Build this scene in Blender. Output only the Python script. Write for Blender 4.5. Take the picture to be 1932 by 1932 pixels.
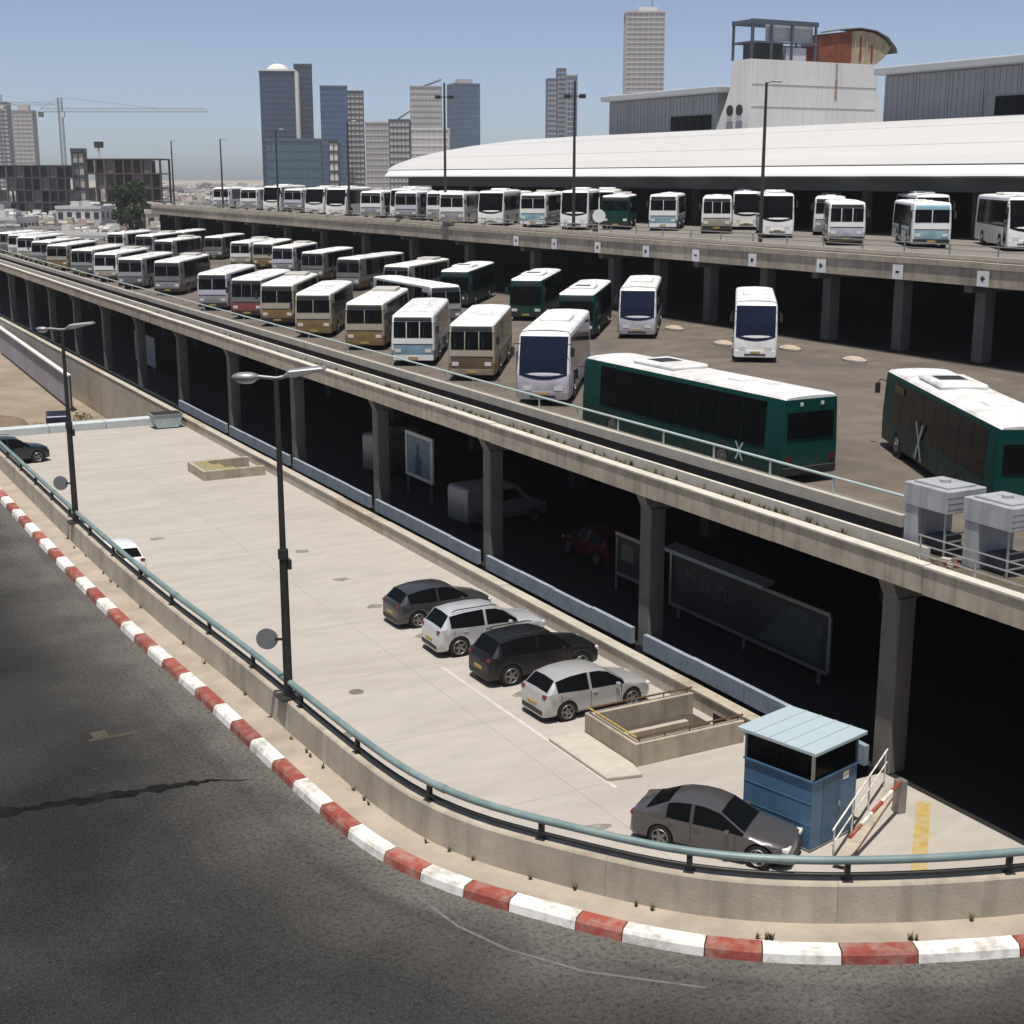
import bpy, bmesh, math, random
from mathutils import Vector, Matrix
random.seed(7)
for o in list(bpy.data.objects): bpy.data.objects.remove(o)
SC = bpy.context.scene
COL = SC.collection
R = math.radians

# ---------------------------------------------------------------- camera
cam_d = bpy.data.cameras.new('camera')
cam = bpy.data.objects.new('camera', cam_d); COL.objects.link(cam)
cam.location = (0, 0, 17.0)
cam.rotation_euler = (R(90 - 13.414), 0, 0)
cam_d.sensor_width = 36.0
cam_d.lens = 36.0 * 2650 / 1932
cam_d.clip_start = 0.1; cam_d.clip_end = 20000
SC.camera = cam
# site frame: w runs away from the road towards the terminal, u runs along the decks
CW, SW = 0.88060, 0.47386
A = math.atan2(SW, CW)
def G(w, u): return (CW * w - SW * u, SW * w + CW * u)
# ---------------------------------------------------------------- sky and sun
SUN_EL = 76.0
sx, sy = G(-0.6, -0.8)
SUN_AZ = math.atan2(sx, sy)            # clockwise from +y
world = bpy.data.worlds.new('World'); SC.world = world; world.use_nodes = True
wn = world.node_tree
sky = wn.nodes.new('ShaderNodeTexSky'); sky.sky_type = 'NISHITA'; sky.sun_disc = False
sky.sun_elevation = R(SUN_EL); sky.sun_rotation = SUN_AZ
sky.air_density = 0.45; sky.dust_density = 1.05; sky.ozone_density = 0.0; sky.altitude = 30
bg = wn.nodes['Background']; bg.inputs[1].default_value = 0.13
wn.links.new(sky.outputs[0], bg.inputs[0])
sd = bpy.data.lights.new('sun', 'SUN'); sd.energy = 4.8; sd.angle = R(0.53); sd.color = (1.0, 0.955, 0.88)
sun = bpy.data.objects.new('sun', sd); COL.objects.link(sun)
el = R(SUN_EL)
sv = Vector((math.sin(SUN_AZ) * math.cos(el), math.cos(SUN_AZ) * math.cos(el), math.sin(el)))
sun.rotation_euler = sv.to_track_quat('Z', 'Y').to_euler()
sun.location = (0, 0, 80)
vs = SC.view_settings
vs.view_transform = 'Standard'; vs.look = 'None'; vs.exposure = 0.0; vs.gamma = 1.0; vs.use_curve_mapping = False
SC.render.engine = 'CYCLES'
SC.cycles.max_bounces = 6; SC.cycles.diffuse_bounces = 3; SC.cycles.glossy_bounces = 3
SC.cycles.volume_bounces = 1

# ---------------------------------------------------------------- materials
def srgb(r, g, b):
    f = lambda c: c / 12.92 if c <= 0.04045 else ((c + 0.055) / 1.055) ** 2.4
    return (f(r / 255), f(g / 255), f(b / 255))
MATS = {}
def mat(name, col, rough=0.8, metal=0.0, var=0.15, scale=3.0, stain=0.0, stain_col=(0.03, 0.025, 0.02), stain_scale=0.35,
        bump=0.0, bscale=60.0, stretch=(1, 1, 1), spec=0.5, perobj=False, objvar=0.0, streak=0.0, spots=0.0, spot_scale=1.0, grime=0.0):
    if name in MATS: return MATS[name]
    m = bpy.data.materials.new(name); m.use_nodes = True; MATS[name] = m
    nt = m.node_tree; N = nt.nodes; L = nt.links
    b = N['Principled BSDF']
    b.inputs['Roughness'].default_value = rough; b.inputs['Metallic'].default_value = metal
    b.inputs['Specular IOR Level'].default_value = spec
    tc = N.new('ShaderNodeTexCoord'); mp = N.new('ShaderNodeMapping'); mp.inputs['Scale'].default_value = stretch
    L.new(tc.outputs['Object'], mp.inputs[0])
    vec = mp.outputs[0]
    oi = None
    if perobj or objvar:
        oi = N.new('ShaderNodeObjectInfo')
        ad = N.new('ShaderNodeVectorMath'); ad.operation = 'ADD'
        ml = N.new('ShaderNodeMath'); ml.operation = 'MULTIPLY'; ml.inputs[1].default_value = 91.7
        L.new(oi.outputs['Random'], ml.inputs[0]); L.new(vec, ad.inputs[0]); L.new(ml.outputs[0], ad.inputs[1]); vec = ad.outputs[0]
    n1 = N.new('ShaderNodeTexNoise'); n1.inputs['Scale'].default_value = scale; n1.inputs['Detail'].default_value = 8; n1.inputs['Roughness'].default_value = 0.62
    L.new(vec, n1.inputs['Vector'])
    mx = N.new('ShaderNodeMix'); mx.data_type = 'RGBA'
    mx.inputs[6].default_value = tuple(max(0, c * (1 - var * 1.7)) for c in col) + (1,)
    mx.inputs[7].default_value = tuple(min(1, c * (1 + var * 1.7)) for c in col) + (1,)
    L.new(n1.outputs[0], mx.inputs[0]); out = mx.outputs[2]
    if stain > 0:
        n2 = N.new('ShaderNodeTexNoise'); n2.inputs['Scale'].default_value = stain_scale; n2.inputs['Detail'].default_value = 6; n2.inputs['Roughness'].default_value = 0.6
        L.new(vec, n2.inputs['Vector'])
        mr = N.new('ShaderNodeMapRange'); mr.inputs[1].default_value = 0.46; mr.inputs[2].default_value = 0.72; mr.inputs[3].default_value = 0; mr.inputs[4].default_value = stain
        L.new(n2.outputs[0], mr.inputs[0])
        m2 = N.new('ShaderNodeMix'); m2.data_type = 'RGBA'; L.new(mr.outputs[0], m2.inputs[0]); L.new(out, m2.inputs[6]); m2.inputs[7].default_value = tuple(stain_col) + (1,)
        out = m2.outputs[2]
    if spots > 0:    # drips, grit and small repairs
        for sc_, lo, hi, am in ((spot_scale, 0.66, 0.72, spots), (spot_scale * 5, 0.64, 0.74, spots * 0.7), (spot_scale * 22, 0.55, 0.75, spots * 0.4)):
            n4 = N.new('ShaderNodeTexNoise'); n4.inputs['Scale'].default_value = sc_; n4.inputs['Detail'].default_value = 7; n4.inputs['Roughness'].default_value = 0.7; L.new(tc.outputs['Object'], n4.inputs['Vector'])
            mr = N.new('ShaderNodeMapRange'); mr.inputs[1].default_value = lo; mr.inputs[2].default_value = hi; mr.inputs[4].default_value = am; L.new(n4.outputs[0], mr.inputs[0])
            m4 = N.new('ShaderNodeMix'); m4.data_type = 'RGBA'; L.new(mr.outputs[0], m4.inputs[0]); L.new(out, m4.inputs[6]); m4.inputs[7].default_value = tuple(c * 0.4 for c in col) + (1,); out = m4.outputs[2]
    if streak > 0:   # rain streaks running down vertical faces
        ms = N.new('ShaderNodeMapping'); ms.inputs['Scale'].default_value = (2.6, 2.6, 0.12); L.new(tc.outputs['Object'], ms.inputs[0])
        n3 = N.new('ShaderNodeTexNoise'); n3.inputs['Scale'].default_value = 1.3; n3.inputs['Detail'].default_value = 5; L.new(ms.outputs[0], n3.inputs['Vector'])
        mr = N.new('ShaderNodeMapRange'); mr.inputs[1].default_value = 0.5; mr.inputs[2].default_value = 0.75; mr.inputs[4].default_value = streak
        L.new(n3.outputs[0], mr.inputs[0])
        m3 = N.new('ShaderNodeMix'); m3.data_type = 'RGBA'; L.new(mr.outputs[0], m3.inputs[0]); L.new(out, m3.inputs[6]); m3.inputs[7].default_value = tuple(c * 0.35 for c in col) + (1,)
        out = m3.outputs[2]
    if grime > 0:    # road dirt thrown up over the lower body
        sg = N.new('ShaderNodeSeparateXYZ'); L.new(tc.outputs['Object'], sg.inputs[0])
        ng = N.new('ShaderNodeTexNoise'); ng.inputs['Scale'].default_value = 1.6; ng.inputs['Detail'].default_value = 6; L.new(vec, ng.inputs['Vector'])
        ag = N.new('ShaderNodeMath'); ag.operation = 'MULTIPLY_ADD'; L.new(ng.outputs[0], ag.inputs[0]); ag.inputs[1].default_value = 1.6; L.new(sg.outputs[2], ag.inputs[2])
        mr = N.new('ShaderNodeMapRange'); mr.inputs[1].default_value = 1.1; mr.inputs[2].default_value = 2.1; mr.inputs[3].default_value = grime; mr.inputs[4].default_value = 0.0; L.new(ag.outputs[0], mr.inputs[0])
        mg = N.new('ShaderNodeMix'); mg.data_type = 'RGBA'; L.new(mr.outputs[0], mg.inputs[0]); L.new(out, mg.inputs[6]); mg.inputs[7].default_value = (0.09, 0.075, 0.055, 1); out = mg.outputs[2]
    if objvar:
        hs = N.new('ShaderNodeHueSaturation'); mr = N.new('ShaderNodeMapRange'); mr.inputs[3].default_value = 1 - objvar; mr.inputs[4].default_value = 1 + objvar
        L.new(oi.outputs['Random'], mr.inputs[0]); L.new(mr.outputs[0], hs.inputs['Value']); L.new(out, hs.inputs['Color']); out = hs.outputs[0]
    L.new(out, b.inputs['Base Color'])
    if bump > 0:
        nb = N.new('ShaderNodeTexNoise'); nb.inputs['Scale'].default_value = bscale; nb.inputs['Detail'].default_value = 4; L.new(tc.outputs['Object'], nb.inputs['Vector'])
        bp = N.new('ShaderNodeBump'); bp.inputs['Strength'].default_value = bump; bp.inputs['Distance'].default_value = 0.02
        L.new(nb.outputs[0], bp.inputs['Height']); L.new(bp.outputs[0], b.inputs['Normal'])
    return m

concrete = mat('concrete', (0.43, 0.37, 0.285), 0.9, var=0.22, scale=1.5, stain=0.45, stain_col=(0.12, 0.10, 0.075), stain_scale=0.6, bump=0.25, bscale=25, streak=0.5, perobj=True)
conc_pale = mat('pale_concrete', (0.46, 0.42, 0.35), 0.9, var=0.15, scale=2.0, stain=0.3, stain_col=(0.2, 0.17, 0.13), stain_scale=0.7, bump=0.2, bscale=30, perobj=True)
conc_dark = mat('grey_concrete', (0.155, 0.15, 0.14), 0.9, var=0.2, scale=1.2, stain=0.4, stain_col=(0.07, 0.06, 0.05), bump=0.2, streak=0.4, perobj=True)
lotm = mat('lot_concrete', (0.41, 0.372, 0.33), 0.92, var=0.13, scale=1.3, stain=0.45, stain_col=(0.30, 0.265, 0.23), stain_scale=0.22, bump=0.2, bscale=40, stretch=(0.4, 1.2, 1), spots=0.55, spot_scale=0.55)
deckm = mat('deck_asphalt', (0.145, 0.117, 0.092), 0.95, var=0.35, scale=0.6, stain=0.75, stain_col=(0.06, 0.052, 0.045), stain_scale=0.16, bump=0.3, bscale=50, spots=0.6, spot_scale=0.5)
updeckm = mat('upper_deck_surface', (0.21, 0.19, 0.165), 0.95, var=0.25, scale=0.8, stain=0.4, stain_col=(0.09, 0.08, 0.07), stain_scale=0.2)
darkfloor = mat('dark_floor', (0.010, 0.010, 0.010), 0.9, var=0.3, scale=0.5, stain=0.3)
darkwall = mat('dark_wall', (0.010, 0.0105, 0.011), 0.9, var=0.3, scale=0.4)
gutterm = mat('gutter_dirt', (0.095, 0.076, 0.052), 1.0, var=0.45, scale=2.5, stain=0.6, stain_col=(0.07, 0.055, 0.03), stain_scale=0.9, bump=0.6, bscale=18)
earth = mat('earth', (0.27, 0.215, 0.16), 1.0, var=0.35, scale=0.25, stain=0.5, stain_col=(0.17, 0.14, 0.075), stain_scale=0.09, bump=0.5, bscale=6)
citym = mat('city_ground', (0.3, 0.27, 0.22), 1.0, var=0.35, scale=0.05, stain=0.5, stain_col=(0.12, 0.12, 0.08), stain_scale=0.015)
blueband = mat('blue_grey_paint', (0.30, 0.35, 0.40), 0.7, var=0.18, scale=2.5, stain=0.4, stain_col=(0.12, 0.15, 0.18), stain_scale=1.2, streak=0.4, perobj=True)
teal = mat('teal_paint', (0.15, 0.22, 0.21), 0.45, var=0.2, scale=5, stain=0.6, stain_col=(0.3, 0.35, 0.33), stain_scale=1.2)
blackmetal = mat('black_metal', (0.018, 0.018, 0.017), 0.5, var=0.2, scale=5)
polem = mat('pole_metal', (0.045, 0.043, 0.035), 0.5, metal=0.3, var=0.25, scale=4)
greymetal = mat('grey_metal', (0.3, 0.3, 0.29), 0.45, metal=0.5, var=0.15, scale=4)
inkm = mat('grime', (0.16, 0.14, 0.12), 0.95, var=0.3, scale=3)
steel = mat('galvanised_steel', (0.42, 0.43, 0.42), 0.4, metal=0.6, var=0.2, scale=6)
kerb_red = mat('red_paint', (0.27, 0.06, 0.038), 0.75, var=0.35, scale=9, stain=0.95, stain_col=(0.3, 0.22, 0.17), stain_scale=4, spots=0.4, spot_scale=3, bump=0.3, perobj=True, objvar=0.2)
kerb_white = mat('white_kerb_paint', (0.78, 0.76, 0.70), 0.7, var=0.06, scale=6, stain=0.9, stain_col=(0.3, 0.265, 0.21), stain_scale=3.5, spots=0.45, spot_scale=3, bump=0.3, perobj=True, objvar=0.08)
walkm = mat('sidewalk_concrete', (0.38, 0.32, 0.25), 0.92, var=0.2, scale=1.8, stain=0.55, stain_col=(0.2, 0.165, 0.12), stain_scale=0.8, bump=0.3, bscale=40)
yellow = mat('yellow_paint', (0.42, 0.29, 0.07), 0.7, var=0.25, scale=5, stain=0.5, stain_col=(0.3, 0.22, 0.08), stain_scale=3)
whitepaint = mat('white_paint', (0.78, 0.78, 0.76), 0.55, var=0.06, scale=3, stain=0.2, stain_col=(0.45, 0.42, 0.38), stain_scale=1.0, perobj=True)
busroof = mat('white_bus_roof', (0.78, 0.78, 0.76), 0.5, var=0.06, scale=2.0, stain=0.75, stain_col=(0.42, 0.39, 0.34), stain_scale=0.9, perobj=True, objvar=0.07)
glass = mat('dark_glass', (0.005, 0.006, 0.007), 0.1, var=0.1, scale=1, spec=0.04)
glass2 = mat('curtained_glass', (0.035, 0.036, 0.034), 0.2, var=0.4, scale=2.5, spec=0.1)
navyglass = mat('navy_glass', (0.010, 0.014, 0.035), 0.08, var=0.1, scale=1, spec=0.18)
tyrem = mat('tyre_rubber', (0.012, 0.012, 0.012), 0.9, var=0.2)
rimm = mat('wheel_rim', (0.2, 0.2, 0.2), 0.4, metal=0.6, var=0.15)
lampm = mat('lamp_lens', (0.65, 0.65, 0.62), 0.15, var=0.1)
tailm = mat('red_lens', (0.13, 0.01, 0.008), 0.2, var=0.1)
plastic = mat('black_plastic', (0.02, 0.02, 0.02), 0.6, var=0.2)
creamp = mat('cream_paint', (0.40, 0.36, 0.27), 0.4, var=0.1, scale=2, stain=0.25, stain_col=(0.3, 0.25, 0.18), stain_scale=1.5, perobj=True, grime=0.6)
goldp = mat('gold_paint', (0.27, 0.165, 0.045), 0.45, var=0.15, scale=2, stain=0.35, stain_col=(0.2, 0.12, 0.05), stain_scale=1.5, perobj=True, grime=0.6)
brownp = mat('brown_paint', (0.12, 0.07, 0.035), 0.45, var=0.15, scale=2, stain=0.3, stain_col=(0.3, 0.2, 0.1), stain_scale=1.5, perobj=True, grime=0.6)
bluep = mat('light_blue_paint', (0.22, 0.36, 0.47), 0.4, var=0.1, scale=2, stain=0.2, stain_col=(0.1, 0.2, 0.3), stain_scale=1.2, perobj=True, grime=0.6)
lavp = mat('lavender_paint', (0.52, 0.50, 0.57), 0.4, var=0.1, scale=2, perobj=True, grime=0.6)
redp = mat('red_bus_paint', (0.3, 0.055, 0.05), 0.4, var=0.2, scale=2, stain=0.3, stain_col=(0.25, 0.2, 0.18), stain_scale=2.5, perobj=True, grime=0.6)
silverp = mat('silver_paint', (0.36, 0.36, 0.37), 0.35, metal=0.2, var=0.08, scale=2, perobj=True, grime=0.6)
greyp = mat('grey_bus_paint', (0.17, 0.17, 0.17), 0.4, var=0.1, scale=2, perobj=True, grime=0.6)
greenp = mat('dark_green_paint', (0.004, 0.05, 0.042), 0.4, var=0.12, scale=1.5, stain=0.15, stain_col=(0.02, 0.06, 0.055), stain_scale=1.0, perobj=True, spec=0.06, grime=0.35)
skyp = mat('sky_blue_paint', (0.26, 0.45, 0.52), 0.4, var=0.1, scale=2, perobj=True, grime=0.6)
roofw = mat('white_roof_sheet', (0.56, 0.55, 0.53), 0.55, var=0.05, scale=0.25, stain=0.25, stain_col=(0.5, 0.49, 0.47), stain_scale=0.08, stretch=(1, 0.15, 1))
clad = mat('grey_cladding', (0.26, 0.265, 0.285), 0.5, metal=0.2, var=0.08, scale=0.4, streak=0.25)
cladedge = mat('pale_grey_trim', (0.38, 0.40, 0.41), 0.5, var=0.08, scale=0.5)
towerc = mat('tower_concrete', (0.70, 0.675, 0.64), 0.9, var=0.09, scale=0.4, stain=0.3, stain_col=(0.38, 0.35, 0.31), stain_scale=0.2, streak=0.3)
rust = mat('rusty_iron', (0.22, 0.06, 0.025), 0.9, var=0.35, scale=1.2, stain=0.6, stain_col=(0.09, 0.025, 0.012), stain_scale=0.9, streak=0.4)
tancl = mat('weathered_tan_metal', (0.42, 0.34, 0.22), 0.8, var=0.25, scale=0.8, stain=0.6, stain_col=(0.25, 0.1, 0.04), stain_scale=0.7, streak=0.5)
bluebooth = mat('booth_blue_paint', (0.06, 0.145, 0.26), 0.4, var=0.15, scale=2, stain=0.35, stain_col=(0.10, 0.17, 0.24), stain_scale=1.3, streak=0.25)
boothroof = mat('booth_roof_sheet', (0.38, 0.47, 0.51), 0.5, var=0.06, scale=2, stain=0.25, stain_col=(0.4, 0.46, 0.45), stain_scale=1.5)
rubbish = mat('brown_rail_paint', (0.12, 0.06, 0.028), 0.6, var=0.3, scale=5)

# ---------------------------------------------------------------- mesh builder
class MB:
    def __init__(s): s.v = []; s.f = []; s.m = []
    def add(s, vs_, fs, m=0):
        k = len(s.v); s.v += [tuple(v) for v in vs_]
        for f in fs: s.f.append(tuple(i + k for i in f)); s.m.append(m)
        return s
    def box(s, x0, x1, y0, y1, z0, z1, m=0):
        x0, x1 = min(x0, x1), max(x0, x1); y0, y1 = min(y0, y1), max(y0, y1); z0, z1 = min(z0, z1), max(z0, z1)
        return s.add([(x0, y0, z0), (x1, y0, z0), (x1, y1, z0), (x0, y1, z0), (x0, y0, z1), (x1, y0, z1), (x1, y1, z1), (x0, y1, z1)],
              [(0, 3, 2, 1), (4, 5, 6, 7), (0, 1, 5, 4), (1, 2, 6, 5), (2, 3, 7, 6), (3, 0, 4, 7)], m)
    def prism(s, poly, t0, t1, axis='y', m=0):
        # poly: 2-D points; axis: extrusion axis ('x': poly=(y,z); 'y': (x,z); 'z': (x,y))
        def P(p, t): return {'x': (t, p[0], p[1]), 'y': (p[0], t, p[1]), 'z': (p[0], p[1], t)}[axis]
        n = len(poly)
        a = sum(poly[i][0] * poly[(i + 1) % n][1] - poly[(i + 1) % n][0] * poly[i][1] for i in range(n))
        if a < 0: poly = poly[::-1]
        flip = axis == 'y'
        vs_ = [P(p, t0) for p in poly] + [P(p, t1) for p in poly]
        fs = [tuple(range(n))[::-1], tuple(range(n, 2 * n))] + [(i, (i + 1) % n, n + (i + 1) % n, n + i) for i in range(n)]
        if flip: fs = [f[::-1] for f in fs]
        return s.add(vs_, fs, m)
    def cyl(s, a, b, r0, r1=None, n=10, m=0, cap=True):
        a = Vector(a); b = Vector(b); r1 = r0 if r1 is None else r1
        d = (b - a).normalized(); t = Vector((0, 0, 1)) if abs(d.z) < 0.9 else Vector((1, 0, 0))
        e1 = d.cross(t).normalized(); e2 = d.cross(e1).normalized()
        vs_ = []
        for c, r in ((a, r0), (b, r1)):
            for i in range(n):
                q = 2 * math.pi * i / n; vs_.append(c + e1 * (r * math.cos(q)) + e2 * (r * math.sin(q)))
        fs = [(i, n + i, n + (i + 1) % n, (i + 1) % n) for i in range(n)]
        if cap: fs += [tuple(range(n)), tuple(range(n, 2 * n))[::-1]]
        return s.add(vs_, fs, m)
    def tube(s, pts, r, n=8, m=0):
        pts = [Vector(p) for p in pts]; vs_ = []; k = len(pts)
        for i, p in enumerate(pts):
            d = (pts[min(i + 1, k - 1)] - pts[max(i - 1, 0)]).normalized()
            t = Vector((0, 0, 1)) if abs(d.z) < 0.9 else Vector((1, 0, 0))
            e1 = d.cross(t).normalized(); e2 = d.cross(e1).normalized()
            for j in range(n):
                q = 2 * math.pi * j / n; vs_.append(p + e1 * (r * math.cos(q)) + e2 * (r * math.sin(q)))
        fs = [(i * n + j, (i + 1) * n + j, (i + 1) * n + (j + 1) % n, i * n + (j + 1) % n) for i in range(k - 1) for j in range(n)]
        fs += [tuple(range(n)), tuple(range((k - 1) * n, k * n))[::-1]]
        return s.add(vs_, fs, m)
    def ball(s, c, rx, ry, rz, n=8, k=6, m=0):
        vs_ = [(c[0], c[1], c[2] - rz)]
        for i in range(1, k):
            ph = -math.pi / 2 + math.pi * i / k
            for j in range(n):
                q = 2 * math.pi * j / n; vs_.append((c[0] + rx * math.cos(ph) * math.cos(q), c[1] + ry * math.cos(ph) * math.sin(q), c[2] + rz * math.sin(ph)))
        vs_.append((c[0], c[1], c[2] + rz)); fs = []
        for j in range(n):
            fs.append((0, 1 + (j + 1) % n, 1 + j))
            for i in range(k - 2):
                a = 1 + i * n + j; b = 1 + i * n + (j + 1) % n; fs.append((a, b, b + n, a + n))
            a = 1 + (k - 2) * n; fs.append((a + j, a + (j + 1) % n, len(vs_) - 1))
        return s.add(vs_, fs, m)
    def strip(s, A_, B_, m=0):       # quads between two point lines
        n = len(A_); return s.add(list(A_) + list(B_), [(i, i + 1, n + i + 1, n + i) for i in range(n - 1)], m)
    def mesh(s, name='mesh', bevel=0.0, smooth=0.0, nm=None, seg=1):
        me = bpy.data.meshes.new(name); me.from_pydata(s.v, [], s.f)
        me.polygons.foreach_set('material_index', s.m)
        if bevel > 0:
            bm = bmesh.new(); bm.from_mesh(me)
            bmesh.ops.bevel(bm, geom=bm.edges[:], offset=bevel, segments=seg, affect='EDGES', clamp_overlap=True, profile=0.5)
            bm.to_mesh(me); bm.free()
        for i in range((nm or (max(s.m) + 1 if s.m else 1))): me.materials.append(None)
        if smooth > 0:
            me.polygons.foreach_set('use_smooth', [True] * len(me.polygons)); me.set_sharp_from_angle(angle=R(smooth))
        me.update(); return me

def obj(name, me, mats, parent=None, loc=(0, 0, 0), rz=0.0, rot=None, kind=None):
    o = bpy.data.objects.new(name, me); COL.objects.link(o)
    o.location = loc; o.rotation_euler = rot if rot else (0, 0, rz)
    if parent: o.parent = parent
    if me is not None and mats is not None:
        if not isinstance(mats, (list, tuple)): mats = [mats]
        for i, sl in enumerate(o.material_slots):
            sl.link = 'OBJECT'; sl.material = mats[min(i, len(mats) - 1)]
    if kind: o['kind'] = kind
    return o
def thing(name, label, cat, loc=(0, 0, 0), rz=0.0, group=None):
    o = obj(name, None, None, None, loc, rz); o.empty_display_size = 0.2
    o['label'] = label; o['category'] = cat
    if group: o['group'] = group
    return o
def tag(o, label, cat, group=None):
    o['label'] = label; o['category'] = cat
    if group: o['group'] = group
    return o
def bx(x0, x1, y0, y1, z0, z1, bevel=0.0): return MB().box(x0, x1, y0, y1, z0, z1).mesh(bevel=bevel)
def site(w=0, u=0, z=0): x, y = G(w, u); return (x, y, z)
# ================================================================ SETTING
DECK = 6.7; UP = 12.5; ROAD = 7.5
ground = obj('ground', MB().add([(-9000, -9000, -4.0), (9000, -9000, -4.0), (9000, 9000, -4.0), (-9000, 9000, -4.0)], [(0, 1, 2, 3)]).mesh(), citym, kind='structure')

# ---- lower parking lot
def sitebox(name, w0, w1, u0, u1, z0, z1, m, kind='structure', bevel=0):
    cw, cu = (w0 + w1) / 2, (u0 + u1) / 2
    return obj(name, bx(w0 - cw, w1 - cw, u0 - cu, u1 - cu, z0, z1, bevel), m, None, site(cw, cu, 0), A, kind=kind)
PIT = (21.77, 25.55, 32.57, 35.03)
def lot_mesh():
    m = MB(); c = (16.4, 46.0)
    xs = [6.5, PIT[0], PIT[1], 26.3]; ys = [-6, PIT[2], PIT[3], 98.0]
    for i in range(3):
        for j in range(3):
            if (i, j) != (1, 1): m.add([(xs[i], ys[j], 0), (xs[i + 1], ys[j], 0), (xs[i + 1], ys[j + 1], 0), (xs[i], ys[j + 1], 0)], [(0, 1, 2, 3)])
    for a, b in (((6.5, -6), (26.3, -6)), ((26.3, -6), (26.3, 98)), ((26.3, 98), (6.5, 98)), ((6.5, 98), (6.5, -6))): m.add([(a[0], a[1], 0), (b[0], b[1], 0), (b[0], b[1], -4.4), (a[0], a[1], -4.4)], [(3, 2, 1, 0)])
    m.v = [(x - c[0], y - c[1], z) for x, y, z in m.v]; return m.mesh()
lot = obj('parking_lot', lot_mesh(), lotm, None, site(16.4, 46.0, 0), A, kind='structure')
lot2 = sitebox('forecourt', 26.3, 27.75, -6, 28.6, -4.4, -0.004, lotm)
dirt = sitebox('dirt_ground', -10, 25.85, 98.6, 205, -4.4, -3.2, earth)
# ---- curved road edge
KP = [(5.2, 150), (5.35, 115), (5.5, 90), (5.75, 60), (5.95, 43.3), (6.1, 34), (6.3, 28.5), (6.55, 24.5), (6.68, 21.5), (6.78, 19.3), (6.95, 17.4), (7.25, 16.25),
      (7.6, 15.5), (8.0, 14.92), (8.52, 14.1), (9.05, 13.35), (9.6, 12.75), (10.2, 12.3), (11.0, 11.82), (11.85, 11.4), (13.1, 10.9), (15, 10.35), (18, 9.8), (24, 9.2), (40, 8.5)]
def catmull(P, step=0.3):
    out = []
    for i in range(len(P) - 1):
        p0 = Vector(P[max(i - 1, 0)]); p1 = Vector(P[i]); p2 = Vector(P[i + 1]); p3 = Vector(P[min(i + 2, len(P) - 1)])
        L = (p2 - p1).length; n = max(2, int(L / step)) if L < 12 else max(2, int(L / 1.5))
        # centripetal-ish tangents scaled to the segment
        t1 = (p2 - p0).normalized() * L if i > 0 else p2 - p1
        t2 = (p3 - p1).normalized() * L if i < len(P) - 2 else p2 - p1
        for k in range(n):
            t = k / n; a = 2 * t**3 - 3 * t**2 + 1; b = t**3 - 2 * t**2 + t; c = -2 * t**3 + 3 * t**2; d = t**3 - t**2
            out.append(p1 * a + t1 * b + p2 * c + t2 * d)
    out.append(Vector(P[-1])); return out
K = catmull(KP)
# smooth once more so the bend reads as one sweep
for _ in range(6):
    K = [K[0]] + [(K[i - 1] + K[i] * 2 + K[i + 1]) / 4 for i in range(1, len(K) - 1)] + [K[-1]]
KN = []
for i in range(len(K)):
    t = (K[min(i + 1, len(K) - 1)] - K[max(i - 1, 0)]).normalized(); KN.append(Vector((-t.y, t.x)))
KS = [0.0]
for i in range(1, len(K)): KS.append(KS[-1] + (K[i] - K[i - 1]).length)
def kat(s):      # point and normal at arc length
    s = max(0, min(KS[-1] - 1e-4, s)); lo, hi = 0, len(KS) - 1
    while hi - lo > 1:
        md = (lo + hi) // 2
        if KS[md] <= s: lo = md
        else: hi = md
    t = (s - KS[lo]) / (KS[hi] - KS[lo]); return K[lo].lerp(K[hi], t), KN[lo].lerp(KN[hi], t).normalized()
def karc(w, u): return KS[min(range(len(K)), key=lambda i: (K[i] - Vector((w, u))).length)]
def off(i, d, z): p = K[i] + KN[i] * d; return (p.x, p.y, z)

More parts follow.
